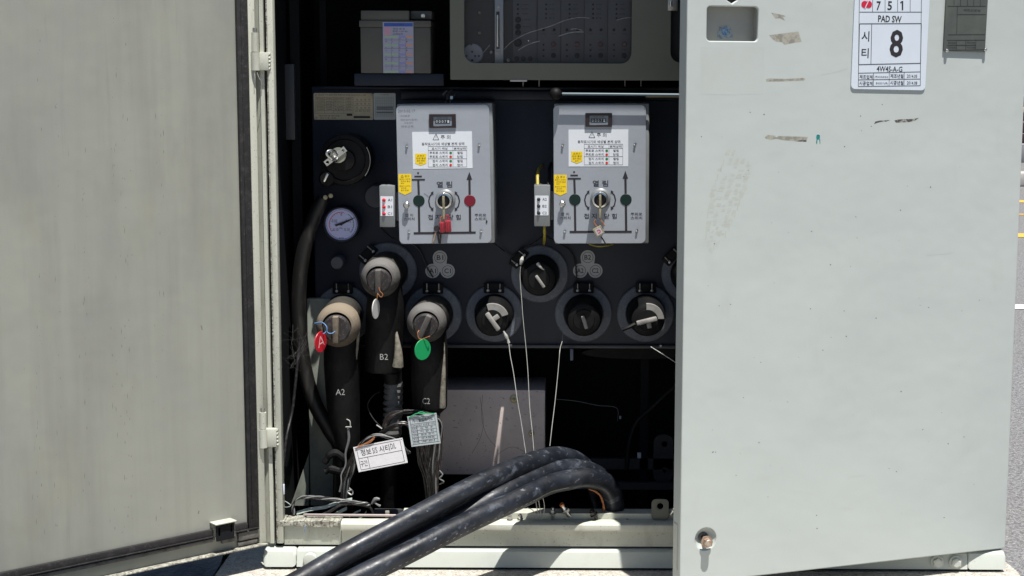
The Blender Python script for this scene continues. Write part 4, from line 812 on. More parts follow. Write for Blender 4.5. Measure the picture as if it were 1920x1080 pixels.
def grip(ang, m, ln=.030, wd=.008, h=.018):
    def f(t, L):
        Rr = rframe(O0, ang); bm = nb(); fbox(bm, Rr, -wd/2, wd/2, -ln, ln*.55, L+.004, L+h, .0025); put('grip_bar', bm, m, t)
    return f
def cross(ang, side):
    def f(t, L):
        bm = nb(); a0 = 5 if side else 20; arcb = [(.046*math.cos(math.radians(a)), .046*math.sin(math.radians(a))) for a in range(a0, a0+95, 6)]
        arcb += [(.029*math.cos(math.radians(a)), .029*math.sin(math.radians(a))) for a in range(a0+92, a0-1, -6)]; prism(bm, [O0.p(x, y, L-.010) for x, y in arcb], (0, -.016, 0)); put('rim_shell', bm, 'litrubber', t)
        Rr = rframe(O0, ang); bm = nb(); fbox(bm, Rr, -.006, .006, -.032, .026, L+.005, L+.024, .003); fbox(bm, Rr, -.004, .022, -.006, .007, L+.005, L+.016, .002); put('grip_bar', bm, 'litrubber', t)
    return f
bushing(1012, 513, 'raised bushing socket under the right indicator box, its clamp at upper left', 52, grip(35, 'litrubber', .026, .008), .125)
bushing(927, 587, 'bushing socket with a dusty twisted grip, between the C1 elbow and the raised socket', 0, cross(35, 0), .125)
bushing(1094, 587, 'bushing socket with a black plug and pale bar, below the B2 A2 C2 label', 0, grip(18, 'litrubber', .024, .010), .125)
bushing(1210, 587, 'bushing socket nearest the right door in the lower row, with a slanted grip', 0, cross(-76, 1), .125)
bushing(1294, 513, 'bushing socket cut off by the right door edge', 45, grip(20, 'dustcap', .024, .010), .12)
# small fittings on plugs
wire('seal_tab', [(980, 482, .20), (978, 488, .19), (976, 496, .19)], [.003, .006, .003], 'wirew', 'crumpled bright seal tab at the upper left of the raised socket', 'seal', k=3)
wire('seal_tab', [(1008, 494, .19), (1013, 500, .185), (1020, 506, .19)], [.005, .004, .0015], 'wirew', 'small bright seal scrap on the raised socket plug', 'seal', k=3)
wire('seal_tab', [(944, 621, .18), (949, 630, .18), (952, 636, .18), (954, 643, .18)], [.002, .005, .003, .0045], 'wirew', 'twisted seal tab below the dusty twisted grip', 'seal', k=3)
wire('pull_strap', [(1190, 608, .19), (1178, 614, .18), (1167, 618, .18)], [.006, .005, .006], 'black', 'black strap end at the lower left of the rightmost lower socket', 'strap', k=3)

def elbow(cx, cy, capx, capy, capR, legpts, legr, lab, name, capm, ridge, ring=True):
    u, v = FT.hit(cx, cy); fc = FY(.115); cu, cv = fc.hit(capx, capy); c0 = Vector((u, TY-.001, v)); c1 = Vector((cu, .115, cv))
    t = thing('cable_elbow', c0, lab, 'cable elbow', 'black cable elbows at the left sockets')
    sv = ROOT.get('x')
    # clamp ring built in place
    fr = Frame((u, TY-.001, v), 0)
    bm = nb(); lathe(bm, fr, 0, 0, [(.082, .0), (.082, .006), (.079, .009), (.058, .010), (.055, .007), (.055, .0)], 64); put('clamp_ring', bm, 'ring', t)
    Rr = rframe(fr, 48 if cy < 550 else 0)
    bm = nb(); fbox(bm, Rr, -.029, .029, .060, .089, .010, .020, .003); cb = put('clamp_block', bm, 'black', t)
    for s in (-1, 1): bm = nb(); lathe(bm, Rr, s*.017, .068, [(.0042, .020), (.0042, .026), (.002, .027), (0, .027)], 12); tube(bm, [Rr.p(s*.017, .074, .023), Rr.p(s*.017, .090, .024)], .0018, 8, 1); put('clamp_screw', bm, 'dull', cb)
    d = c1-c0; bm = nb(); tube(bm, [c0+d*t_ for t_ in (0, .25, .5, .75, .98)], [.054, .056, .058, capR*1.0, capR*.96], 36, 3)
    P = [U(*p) for p in legpts]; tube(bm, P, legr, 32, 6); put('elbow_body', bm, 'boot', t)
    # dusty end cap
    fcap = Frame(c1, 0); bm = nb(); s = capR
    lathe(bm, fcap, 0, 0, [(s*1.0, -.03), (s*1.03, -.012), (s*1.02, .004), (s*.93, .018), (s*.80, .028), (s*.70, .031), (s*.68, .030), (s*.66, .022)], 56); cp = put('end_cap', bm, capm, t)
    bm = nb(); lathe(bm, fcap, 0, -s*.08, [(s*.66, .018), (s*.655, .031), (s*.56, .036), (0, .037)], 48); put('cap_face', bm, 'capface', cp)
    Rg = rframe(fcap, ridge); bm = nb(); fbox(bm, Rg, -.0078, .0078, -s*.72, s*.55, .034, .058, .003); put('grip_bar', bm, capm, cp)
    # handwritten mark
    return t, fcap, P
def mark(t, name, px, py, Yf, rot=0, s=8, r=.02, h=None):
    fm = rframe(FY(Yf), rot); bm = nb(); text(bm, fm, name, px-s, py-(h or 5.5), px+s, py+(h or 5.5), .0, -.005); put('chalk_mark', bm, mat('chalk', (.38, .38, .37), .8) if 'chalk' not in bpy.data.materials else bpy.data.materials['chalk'], t)
LY = .20
tb_, fB, _ = elbow(728, 508, 713, 521, .0515, [(722, 528, LY), (722, 580, LY-.02), (720, 640, LY-.02), (718, 690, LY-.02), (718, 694, LY-.02)], [.045, .053, .052, .050, .046], 'upper cable elbow marked B2 with a dangling white tag', 'B2', 'dustcap', 0)
ta_, fA, _ = elbow(645, 588, 634, 610, .0585, [(641, 622, LY-.02), (641, 680, LY-.03), (644, 760, LY-.03), (652, 830, LY-.03), (653, 838, LY-.03)], [.048, .050, .046, .034, .028], 'lower left cable elbow marked A2, its cap thick with beige dust and a red tag', 'A2', 'beigecap', 0)
tc_, fC, _ = elbow(813, 588, 800, 605, .0525, [(805, 612, LY-.01), (805, 660, LY-.03), (805, 720, LY-.03), (806, 760, LY-.03), (806, 764, LY-.03)], [.046, .051, .050, .048, .044], 'cable elbow marked C2 at right of the three, with a green tag', 'C2', 'dustcap', -24)
mark(tb_, 'B2', 720, 669, LY-.02-.0535, 0, 7.5); mark(ta_, 'A2', 638, 735, LY-.03-.0505, 0, 8.5); mark(tc_, 'C2', 799, 752, LY-.03-.0515, 0, 7)
# added pale wedges that paint sunlit patches on the boots' right edges
def sun_patch(P, r, lab):
    bm = nb(); tube(bm, [U(*p) for p in P], r, 12, 6); return tag(put('sunlit_wedge', bm, mat('sunlit_wedge_tone', (.20, .185, .15), .8, 0, [(70, .45, .62, (.10, .09, .075), .9)], (90, .4, .003)) if 'sunlit_wedge_tone' not in bpy.data.materials else bpy.data.materials['sunlit_wedge_tone']), lab, 'tape', 'pale painted sunlit wedges on the elbows')
sun_patch([(742, 613, .150), (745, 640, .138), (747, 665, .134), (746, 687, .136)], [.0015, .007, .012, .0155], 'wide pale wedge painting a sunlit patch at the right edge of the B2 elbow')
sun_patch([(833, 642, .150), (832, 690, .140), (830, 735, .138), (829, 764, .140)], [.0015, .0055, .0085, .0100], 'long pale wedge painting a sunlit patch at the right edge of the C2 elbow')
sun_patch([(673, 610, .150), (668, 670, .150), (661, 720, .152), (655, 765, .150)], [.005, .003, .0022, .0035], 'thin pale strip in the same sunlit tone down the right edge of the A2 elbow')
# cables below the elbows
wire('power_cable', [(653, 832, .17), (655, 870, .20), (648, 915, .24), (648, 975, .28)], .021, 'boot', 'black power cable below the A2 elbow', 'cable', 'power cables under the elbows', seg=18)
wire('power_cable', [(735, 692, .19), (738, 730, .2), (735, 770, .2), (730, 830, .22), (728, 990, .26)], [.026, .024, .025, .022, .022], 'boot', 'power cable below the B2 elbow, wrapped in grey tape', 'cable', 'power cables under the elbows', seg=18)
wire('power_cable', [(806, 760, .18), (808, 800, .2), (808, 860, .22), (808, 990, .24)], [.030, .024, .022, .022], 'boot', 'black power cable below the C2 elbow', 'cable', 'power cables under the elbows', seg=18)
bm = nb(); r_ = random.Random(9)
for i in range(9):
    y = 722+i*11; c = U(737-i*.3, y, .199); tube(bm, [c+Vector((0, 0, .010)), c+Vector((.001, 0, -.001)), c+Vector((0, 0, -.009))], [.0245, .0285+r_.uniform(-.001, .001), .0245], 20, 2)
tag(put('tape_wrap', bm, mat('tape_wrap', (.10, .10, .10), .5, 0, [(60, .45, .65, (.05, .05, .05), .8)], (60, .5, .003))), 'grey ribbed tape wrapped round the middle power cable', 'tape')
# thick hose on the left
wire('thick_hose', [(606, 372, .26), (588, 410, .255), (570, 470, .25), (561, 540, .25), (562, 620, .25), (573, 700, .25), (592, 760, .245), (618, 805, .24), (640, 850, .24), (640, 960, .26)], [.018, .02, .021, .021, .021, .021, .021, .022, .022, .022], mat('hose_rubber', (.007, .0066, .0066), .5, 0, [((40, 40, 10), .56, .7, (.045, .04, .034), .6)], (50, .2, .002)), 'thick black hose curving down the left side inside the cabinet', 'hose', k=8, seg=20)
wire('thin_hose', [(562, 640, .2), (556, 700, .18), (548, 770, .16), (537, 820, .12), (531, 870, .1)], .0042, 'wirek', 'thin grey-black hose along the left jamb', 'hose', seg=10)
bm = nb(); tube(bm, [U(608, 868, .15), U(620, 852, .15), (U(634, 850, .15)), U(648, 862, .15), U(652, 880, .15), U(640, 884, .15), U(622, 880, .15), U(610, 884, .15)], [.008, .012, .013, .012, .013, .013, .012, .009], 10, 4, .2); tag(put('tape_lump', bm, 'black'), 'crumpled black tape lump beside the left wires', 'tape')

# tags on the caps
def disc_tag(cx, cy, Yf, r, tilt, yaw, m, lab, cord, cm, letter=False):
    o = U(cx, cy, Yf); f = Frame(o, math.radians(yaw)); f = rframe(f, tilt)
    t = thing('disc_tag', o, lab, 'tag', 'round plastic tags hung on the elbows')
    bm = nb(); fo = Frame((0, 0, 0), 0); fo.O = o; fo.ux, fo.up, fo.n = f.ux, f.up, f.n
    lathe(bm, fo, 0, 0, [(0, -.0015), (r-.0008, -.0015), (r, 0), (r-.0008, .0015), (0, .0015)], 44); put('disc', bm, m, t)
    if letter:
        bm = nb(); fo2 = fo
        def L(a, b, wd=.0016):
            dx, dy = b[0]-a[0], b[1]-a[1]; q = math.hypot(dx, dy); nx, ny = -dy/q*wd, dx/q*wd; poly(bm, fo2, [(a[0]+nx, a[1]+ny), (b[0]+nx, b[1]+ny), (b[0]-nx, b[1]-ny), (a[0]-nx, a[1]-ny)], .0016, .0002)
        L((-.014, -.013), (0, .016)); L((0, .016), (.014, -.013)); L((-.009, -.004), (.009, -.004)); put('tag_letter', bm, mat('tag_pink', (.75, .42, .45), .5), t)
    bm = nb(); tube(bm, [U(*p) for p in cord], .0011, 6, 5); put('cord', bm, cm, t)
disc_tag(601, 641, .055, .0285, 10, 66, 'tagr', 'small red disc tag with a letter A on blue string', [(594, 608, .07), (606, 606, .058), (613, 614, .055), (611, 622, .052), (606, 626, .05)], 'blue', True)
disc_tag(704.5, 579, .055, .0270, -16, 76, 'tagw', 'plain white disc tag hanging edge-on from the upper elbow', [(710, 533, .06), (712, 545, .055), (718, 552, .055), (714, 557, .055), (708, 551, .055), (707, 560, .055)], 'copper')
disc_tag(792.5, 655.5, .055, .0285, 12, 46, 'tagg', 'bright green disc tag hanging from the C2 elbow cap', [(786, 619, .06), (783, 626, .055), (788, 636, .055), (804, 631, .055), (806, 630, .06)], 'copper')
wire('blue_string', [(590, 606, .07), (603, 604, .06), (612, 612, .05), (614, 623, .05), (622, 625, .05), (630, 620, .06)], .001, 'blue', 'frayed blue string across the A2 elbow cap', 'string', k=5)

# ================================================================== CONTROLLER BOX (top right)
CY_ = .122; Fc = FY(CY_); a, b, c, d = Fc.rect(843.5, -120, 1400, 150.5)
t = thing('controller_box', Fc.p((a+b)/2, c), 'grey-green controller box with a rounded window in shade above the switch boxes', 'controller')
win = Fc.rect(870.5, -45, 1184.5, 118.5); win2 = Fc.rect(1258, -45, 1500, 118); b = XR-.06; win2 = (win2[0], b-.03, win2[2], win2[3])
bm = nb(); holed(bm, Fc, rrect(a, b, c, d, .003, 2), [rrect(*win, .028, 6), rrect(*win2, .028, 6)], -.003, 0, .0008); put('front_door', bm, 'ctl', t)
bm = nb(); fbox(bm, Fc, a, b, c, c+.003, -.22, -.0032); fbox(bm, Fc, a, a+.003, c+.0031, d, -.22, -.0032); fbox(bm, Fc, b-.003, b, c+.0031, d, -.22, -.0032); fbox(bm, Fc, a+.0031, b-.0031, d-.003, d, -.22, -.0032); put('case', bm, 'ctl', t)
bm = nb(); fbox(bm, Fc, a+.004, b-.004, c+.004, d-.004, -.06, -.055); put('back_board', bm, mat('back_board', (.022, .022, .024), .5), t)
bm = nb(); fbox(bm, Fc, win[0]-.004, win[1]+.004, win[2]-.004, win[3]+.004, -.0055, -.0035); put('window_pane', bm, 'glass', t)
for P, r_w in (([(945, 93), (955, 82), (968, 73), (990, 62), (1010, 56), (1035, 48), (1060, 38), (1085, 33), (1105, 34)], .0007), ([(972, 94), (985, 86), (1000, 80), (1012, 77)], .0009), ([(1047, 68), (1062, 63), (1078, 60), (1094, 60)], .0010), ([(1070, 55), (1080, 54), (1092, 57)], .0008), ([(1156, 38), (1170, 34), (1184, 33)], .0006), ([(905, 100), (912, 92), (919, 84)], .0006)):
    bm = nb(); fw = FY(.1247); tube(bm, [fw.p(*fw.hit(*q), .0004) for q in P], r_w, 5, 4, .4); put('pane_scratch', bm, mat('pane_scuff', (.30, .31, .32), .6) if 'pane_scuff' not in bpy.data.materials else bpy.data.materials['pane_scuff'], t)
bm = nb(); pbox(bm, .119, 1252, -6, 1271, 20, .03, .002); lt = put('latch', bm, 'dull', t)
bm = nb(); tube(bm, [U(1258, 2, .116), U(1258, 12, .116)], .0035, 8, 1); put('latch_pin', bm, 'chrome', lt)
bm = nb(); pbox(bm, .120, 956, 149.5, 988, 153, .02, .0008); put('lip_tab', bm, 'dull', t)
Fm = FY(.168)
def mpanel(x0, x1, m='module'):
    bm = nb(); fbox(bm, Fm, *Fm.rect(x0, -30, x1, 119), -.008, 0, .0008); return put('module', bm, m, t)
m0 = mpanel(962, 1006.5)
ms = [mpanel(1008+i*44, 1051+i*44) for i in range(4)]
bm = nb(); W = .0004
for i, y in enumerate((8.5, 17, 26)): lathe(bm, Fm, *Fm.hit(971, y), [(.0028, 0), (.0028, .002), (0, .002)], 12)
for i, y in enumerate((9, 17, 26)): text(bm, Fm, ('POWER', 'RUN', 'COMM')[i], 979, y-1.5, 990, y+1, W)
for i, y in enumerate((37, 50, 61)): lathe(bm, Fm, *Fm.hit(971.5, y), [(.0080, 0), (.0080, .003), (.006, .004), (0, .004)], 20); text(bm, Fm, ('LAMP TEST', 'RESET', 'DOOR')[i], 980, y-1.2, 996, y+1.2, W)
lathe(bm, Fm, *Fm.hit(971, 80), [(.011, 0), (.011, .012), (.008, .014), (0, .014)], 24)
for i in range(3): lathe(bm, Fm, *Fm.hit(969+i*12.5, 110), [(.0065, 0), (.0065, .004), (0, .005)], 20)
put('module_controls', bm, 'modlite', m0)
bm = nb(); lathe(bm, Fm, *Fm.hit(991, 76), [(.003, 0), (.002, .012), (0, .013)], 12); put('toggle', bm, 'chrome', m0)
for i, mo in enumerate(ms):
    x = 1008+i*44; bm = nb()
    for y in (8.5, 17, 26, 34): lathe(bm, Fm, *Fm.hit(x+16, y), [(.0027, 0), (.0027, .002), (0, .002)], 10); text(bm, Fm, ('AC ON', 'OPEN', 'CLOSE', 'FI')[(8.5, 17, 26, 34).index(y)], x+22, y-1.3, x+31, y+1.1, W)
    for dx in (11, 31): lathe(bm, Fm, *Fm.hit(x+dx, 56), [(.004, 0), (.004, .003), (.002, .008), (0, .009)], 12); text(bm, Fm, 'LOCAL', x+dx-5, 62, x+dx+5, 64.5, W)
    for y in (84, 94, 105): lathe(bm, Fm, *Fm.hit(x+11, y), [(.0029, 0), (.0029, .003), (0, .003)], 10)
    text(bm, Fm, 'OPEN', x+26, 92, x+35, 94.5, W)
    put('module_controls', bm, 'modlite', mo)
    bm = nb(); lathe(bm, Fm, *Fm.hit(x+30, 83), [(.0072, 0), (.0072, .005), (.005, .007), (0, .007)], 20); put('push_button', bm, mat('btn_maroon', (.085, .03, .03), .5) if 'btn_maroon' not in bpy.data.materials else bpy.data.materials['btn_maroon'], mo)
    bm = nb(); lathe(bm, Fm, *Fm.hit(x+30, 104), [(.0066, 0), (.0066, .005), (.005, .006), (0, .006)], 20); put('push_button', bm, 'modlite', mo)
bm = nb(); hr = Fm.rect(928, -30, 944, 118.5); ho = Fm.rect(931, 22, 937, 92); fbox(bm, Fm, *hr, .0, .012, .0015); hb = put('handle_plate', bm, mat('handle_plate', (.33, .36, .40), .35, .3), t)
bm = nb(); fbox(bm, Fm, *ho, .0122, .0135, .0); put('handle_slot', bm, 'ink', hb)
bm = nb(); tube(bm, [Fm.p(*Fm.hit(933, 28, .018), .018), Fm.p(*Fm.hit(933, 60, .02), .02), Fm.p(*Fm.hit(933, 88, .018), .018)], .003, 10, 3); put('handle_bar', bm, 'chrome', hb)
for y in (12.5, 99): bm = nb(); lathe(bm, Fm, *Fm.hit(934.5, y, .012), [(.0055, .012), (.0055, .015), (.003, .016), (0, .0155)], 18); put('screw', bm, 'dull', hb)
bm = nb(); lathe(bm, Fm, *Fm.hit(887, 101), [(.027, -.004), (.027, .002), (.025, .004), (0, .004)], 40); sd = put('socket_disc', bm, mat('socket_disc', (.30, .30, .34), .5), t)
bm = nb()
for x, y in ((884, 83), (885.5, 97), (874.5, 105), (891, 105), (898, 105), (885.5, 113)): lathe(bm, Fm, *Fm.hit(x, y), [(.003, .0042), (.003, .006), (0, .006)], 12)
put('socket_holes', bm, 'ink', sd)
for x, y in ((899, 24), (899, 62)): bm = nb(); lathe(bm, Fm, *Fm.hit(x, y), [(.004, -.03), (.004, .004), (.002, .012), (0, .012)], 12); put('toggle', bm, 'dull', t)
for x, y in ((921, 98), (953, 113)): bm = nb(); lathe(bm, Fm, *Fm.hit(x, y), [(.005, -.03), (.005, .001), (.003, .003), (0, .002)], 14); put('screw', bm, 'dull', t)
# battery case with form sheet
bt_ = FY(.19); t = thing('battery_case', bt_.p(*bt_.hit(741, 137)), 'grey battery case standing on the dark shelf at the upper left', 'battery')
bm = nb(); fbox(bm, bt_, *bt_.rect(676, 51, 807.5, 137.5), -.16, 0, .003); put('case', bm, 'battery', t)
bm = nb(); fbox(bm, bt_, *bt_.rect(673.5, 38.5, 808, 51), -.162, .003, .002); ld = put('lid', bm, 'battery', t)
bm = nb(); fbox(bm, bt_, *bt_.rect(676, 19.5, 767, 38.8), -.12, -.002, .003); fbox(bm, bt_, *bt_.rect(768, 19.5, 808, 36), -.12, -.03, .003); put('top_cover', bm, 'battery', ld)
bm = nb(); hexb(bm, bt_, *bt_.hit(791.5, 29), -.028, .004, .008); put('terminal', bm, 'chrome', ld)
sh = thing('form_sheet', bt_.p(*bt_.hit(747, 137)), 'printed inspection form with a blue header pasted on the battery case', 'sheet')
bm = nb(); prect(bm, bt_, 718, 41.5, 775.5, 137, .0035, .0004); put('sheet', bm, mat('form_paper', (.36, .37, .50), .6), sh)
W = .0042
def band(m, x0, y0, x1, y1): bm = nb(); prect(bm, bt_, x0, y0, x1, y1, W, .0001); put('printed_band', bm, m, sh)
band('lblblue', 720, 43, 774, 49.5); band('lblpink', 721, 50.5, 732.5, 66)
for y in (67, 83, 100, 116.5, 132.5):
    band('lblgreen', 720.5, y, 747, y+4); band('lblviol', 748, y, 760, y+4); band('lblred', 761, y, 774, y+4)
bm = nb()
for y in (75, 91, 108, 124): pline(bm, bt_, 720, y, 774, y, .35, W, .0001)
for x in (734, 748, 761): pline(bm, bt_, x, 71, x, 132, .35, W, .0001)
text(bm, bt_, '점검기록표', 736, 44.5, 758, 48, W+.0002); text(bm, bt_, '점검 월 일', 737, 52, 759, 55.5, W); text(bm, bt_, '용량 12V 40', 736, 57, 764, 60.5, W); text(bm, bt_, '교체일자', 736, 62.2, 756, 65.5, W)
for y in (73, 78, 89, 94.5, 106, 111, 122, 127):
    for x in (723, 735.5, 749, 762): text(bm, bt_, str((int(x*y) % 9)+1), x, y-1, x+1.6, y+1, W)
put('form_print', bm, 'pen', sh)
# operating rod on top of the tank
Fz = FY(.06); t = thing('operating_rod', U(1042, 180, .12), 'pale blue-grey operating rod with a black ball end lying above the right switch box', 'rod')
bm = nb(); f_ = FY(.12); lathe(bm, f_, *f_.hit(1042, 176), [(0, -.0155)]+[(.0165*math.cos(math.radians(x)), .0165*math.sin(math.radians(x))) for x in range(-80, 81, 16)]+[(0, .0165)], 28); put('ball', bm, 'black', t)
bm = nb(); tube(bm, [U(1054, 176, .12), U(1400, 179, .12)], .0037, 12, 1); put('rod', bm, mat('rod_paint', (.10, .15, .18), .45), t)
bm = nb(); pbox(bm, .13, 1211, 178, 1290, 183, .01, .001); put('rod_rest', bm, mat('tan_strip', (.10, .08, .05), .6), t)
# small wired fitting above the left switch box
bm = nb(); r_ = random.Random(4)
for i in range(6): q = U(842+r_.uniform(-7, 7), 170+i*4, .18); tube(bm, [q, q+Vector((r_.uniform(-.012, .012), r_.uniform(-.01, .01), r_.uniform(-.014, .014))), q+Vector((r_.uniform(-.01, .01), 0, -.012))], .0042, 8, 3)
ft = tag(put('wired_fitting', bm, 'wirek'), 'small tangled dark fitting above the left switch box', 'fitting')
bm = nb(); fbox(bm, FY(.165), *FY(.165).rect(844, 180, 849, 186), -.005, 0, .0008); put('fitting_chip', bm, mat('chip_blue', (.4, .55, .65), .4), ft)

# ================================================================== LOWER PART
Fa = FY(.362); t = thing('aluminium_box', Fa.p(*Fa.hit(926, 890)), 'scuffed brownish aluminium box at the bottom behind the heavy cables', 'box')
bm = nb(); fbox(bm, Fa, *Fa.rect(822, 731, 1022, 890), -.20, 0, .003); put('case', bm, 'alu', t)
for px, py, r, m in ((964, 747.5, .0125, 'brass'), (996.5, 812, .0085, 'brass')):
    bm = nb(); u, v = Fa.hit(px, py); lathe(bm, Fa, u, v, [(r, .0), (r, .002), (r*.8, .0035), (0, .004)], 24); s_ = put('screw', bm, m, t)
    bm = nb(); fbox(bm, Fa, u-r*.5, u+r*.5, v-.0009, v+.0009, .0036, .0045); fbox(bm, Fa, u-.0009, u+.0009, v-r*.5, v+r*.5, .0036, .0044); put('screw_slot', bm, 'ink', s_)
for P in ([(905, 740), (903, 780), (912, 815), (930, 838)], [(900, 745), (906, 790), (901, 820), (885, 850)], [(935, 850), (960, 838), (990, 850)]):
    bm = nb(); tube(bm, [Fa.p(*Fa.hit(*q, .0005), .0002) for q in P], .0005, 5, 6); put('scratch', bm, 'tape', t)
# bare wires hanging from the sockets
HW = 'thin bare wires hanging from the sockets'
def bare(P, lab, r=.00095):
    random.seed(len(lab)); Q = []
    for i, p in enumerate(P): Q.append(p)
    wire('bare_wire', Q, r, 'wirew', lab, 'wire', HW, k=7, jit=.12)
bare([(954, 644, .17), (957, 668, .15), (963, 700, .13), (970, 750, .10), (977, 790, .08), (983, 830, .06), (986, 850, .05)], 'bare wire from the twisted grip down to the top heavy cable')
bare([(976, 500, .18), (975, 520, .18), (978, 560, .17), (981, 600, .16), (986, 650, .15), (990, 700, .13), (993, 760, .10), (998, 810, .07), (1001, 846, .05)], 'longest bare wire, from the raised socket past the aluminium box')
bare([(1056, 622, .26), (1054, 640, .22), (1050, 655, .15), (1047, 690, .13), (1041, 750, .10), (1035, 800, .07), (1031, 836, .05)], 'bare wire right of the aluminium box ending behind the top heavy cable')
bare([(1220, 650, .14), (1236, 660, .13), (1252, 670, .12), (1275, 685, .11)], 'short bare wire running to the right door edge')
wire('hair_wire', [(1040, 748, .45), (1080, 752, .45), (1120, 760, .45), (1156, 765, .45), (1158, 790, .46)], .0009, 'wireg', 'hair-thin grey wire in the dark at the lower right', 'wire')
wire('drain_cable', [(1290, 705, .42), (1250, 738, .42), (1222, 765, .42), (1195, 790, .42), (1180, 830, .42), (1175, 880, .42)], .007, 'black', 'black cable sloping across the dark lower right', 'cable', seg=12)
for i, (x, y) in enumerate(((1004, 942), (1010, 946), (1018, 940))):
    wire('bare_wire', [(x, y-8, .0), (x+3, y+12, .01), (1013+i*2, 975, .012)], .0011, 'wirew', ('left', 'middle', 'right')[i]+' bare wire end reaching the sill under the heavy cables', 'wire', HW)
wire('bare_wire', [(988, 952, .0), (998, 956, .005), (1005, 966, .01), (1008, 975, .012)], .0011, 'wirew', 'curved bare wire end on the sill left of the straight ones', 'wire', HW)
# wire fans with the two cards
def fan(top, mid, bot, n, spread_t, spread_b, r, m, lab, seed):
    r_ = random.Random(seed); t = thing('wire_bundle', U(*bot), lab, 'wire bundle')
    for i in range(n):
        j = lambda s: r_.uniform(-s, s); k = (i/(n-1)-.5)*2
        P = [U(q[0]+j(2)+k*spread_t[a], q[1]+j(3), q[2]+j(.008)) for a, q in enumerate(top)]+[U(mid[0]+k*8+j(2), mid[1]+j(3), mid[2]+j(.006)), U(bot[0]+k*spread_b, bot[1], bot[2]+j(.008))]
        bm = nb(); tube(bm, P, r*r_.uniform(.8, 1.2), 6, 5); put('wire', bm, r_.choice(m), t)
fan([(722, 800, .13), (735, 778, .12), (765, 772, .115), (795, 775, .12), (818, 790, .12), (812, 840, .125), (810, 875, .13)], (812, 905, .13), (812, 975, .13), 34, [3, 5, 2, 2, 9, 16, 13], 10, .0021, ['wiremix', 'wirek', 'wiremix', 'wirek', 'wiremix', 'wireg'], 'thick bundle of thin brown-black wires looping behind the grey card down to the sill', 2)
fan([(715, 812, .13), (735, 800, .12), (765, 795, .12), (785, 830, .12), (793, 870, .125)], (804, 905, .13), (810, 975, .13), 14, [3, 3, 2, 6, 8], 8, .002, ['wiremix', 'wirek', 'wirek'], 'second loop of thin dark wires below the grey card', 5)
fan([(765, 848, .12), (745, 828, .11), (715, 817, .11), (690, 822, .11), (668, 845, .115), (655, 885, .12)], (648, 905, .125), (645, 948, .13), 16, [3, 2, 3, 3, 4, 7], 6, .0019, ['wirek', 'wirek', 'wiremix', 'wireg'], 'bundle of thin wires looping behind the white card down to the left', 6)
wire('thin_wire', [(718, 804, .12), (700, 785, .14), (690, 765, .16), (692, 752, .17), (702, 740, .18), (712, 735, .19)], .0016, 'wirek', 'thin dark wire looping left of the taped cable', 'wire')
bm = nb(); tube(bm, [U(706, 797, .12), U(712, 801, .118), U(716, 804, .117)], .0018, 8, 3); tag(put('wire_end', bm, 'wirew'), 'pale bare wire end beside the loop of wires', 'wire')
bm = nb(); tube(bm, [U(650, 786, .13), U(656, 790, .125), U(657, 800, .125)], .0016, 8, 4); tube(bm, [U(648, 800.5, .125), U(659, 800.5, .125)], .0016, 8, 1); tag(put('cable_tie', bm, 'wirew'), 'small pale cable tie in front of the A2 elbow cable', 'tie')
wire('cable_lead', [(653, 803, .13), (654, 825, .13), (648, 850, .13), (648, 872, .13), (640, 890, .125), (640, 905, .12), (637, 922, .12)], [.004, .004, .003, .0025, .002, .0018, .003], 'wireg', 'grey twisted lead running down in front of the left power cable', 'wire', k=5)
bm = nb(); tube(bm, [U(655, 915, .12), U(662, 922, .115), U(659, 928, .115), U(652, 922, .12), U(660, 918, .115)], .0022, 8, 4); tag(put('twist_tie', bm, 'wirew'), 'curled pale twist tie at the foot of the left wire bundle', 'tie')
bm = nb(); tube(bm, [U(824, 882, .12), U(830, 890, .115), U(824, 897, .115), U(832, 903, .115), U(824, 908, .12)], .002, 8, 4); tag(put('twist_tie', bm, 'wireg'), 'curled grey twist tie beside the thick brown wire bundle', 'tie')
def card(name, corners_c, w_px, h_px, rot, Yf, m, lab):
    f = rframe(FY(Yf), rot); u, v = f.hit(*corners_c); s = .00142; W2, H2 = w_px*s/2, h_px*s/2
    t = thing(name, f.p(u, v-H2), lab, 'card'); bm = nb(); holed(bm, f, [(u-W2, v-H2), (u+W2, v-H2), (u+W2, v+H2), (u-W2, v+H2)], [circ(u-W2+.0042, v+H2-.0042, .0015, 10), circ(u+W2-.0042, v+H2-.0042, .0015, 10)]+([circ(u-W2+.0042, v-H2+.0042, .0015, 10), circ(u+W2-.0042, v-H2+.0042, .0015, 10)] if m == 'cardg' else []), -.0006, .0006)
    put('card_sheet', bm, m, t); return t, f, u, v, W2, H2
t, f, u, v, W2, H2 = card('paper_card', (713.5, 853), 97, 50, 11.5, .085, 'paper', 'white laminated card with Korean handwriting hung from the left wires')
def rl(bm, x0, y0, x1, y1, wd=.0005): 
    dx, dy = x1-x0, y1-y0; q = math.hypot(dx, dy); nx, ny = -dy/q*wd, dx/q*wd; poly(bm, f, [(u+x0+nx, v+y0+ny), (u+x1+nx, v+y1+ny), (u+x1-nx, v+y1-ny), (u+x0-nx, v+y0-ny)], .0008, .0001)
bm = nb(); i = .008
for q in ((-W2+i, -H2+i*.6, W2-i, -H2+i*.6), (-W2+i, H2-i*.5, W2-i, H2-i*.5), (-W2+i, -H2+i*.6, -W2+i, H2-i*.5), (W2-i, -H2+i*.6, W2-i, H2-i*.5), (-W2+i, .0015, W2-i, .0015), (-W2+.033, -H2+i*.6, -W2+.033, .0015)): rl(bm, *q)
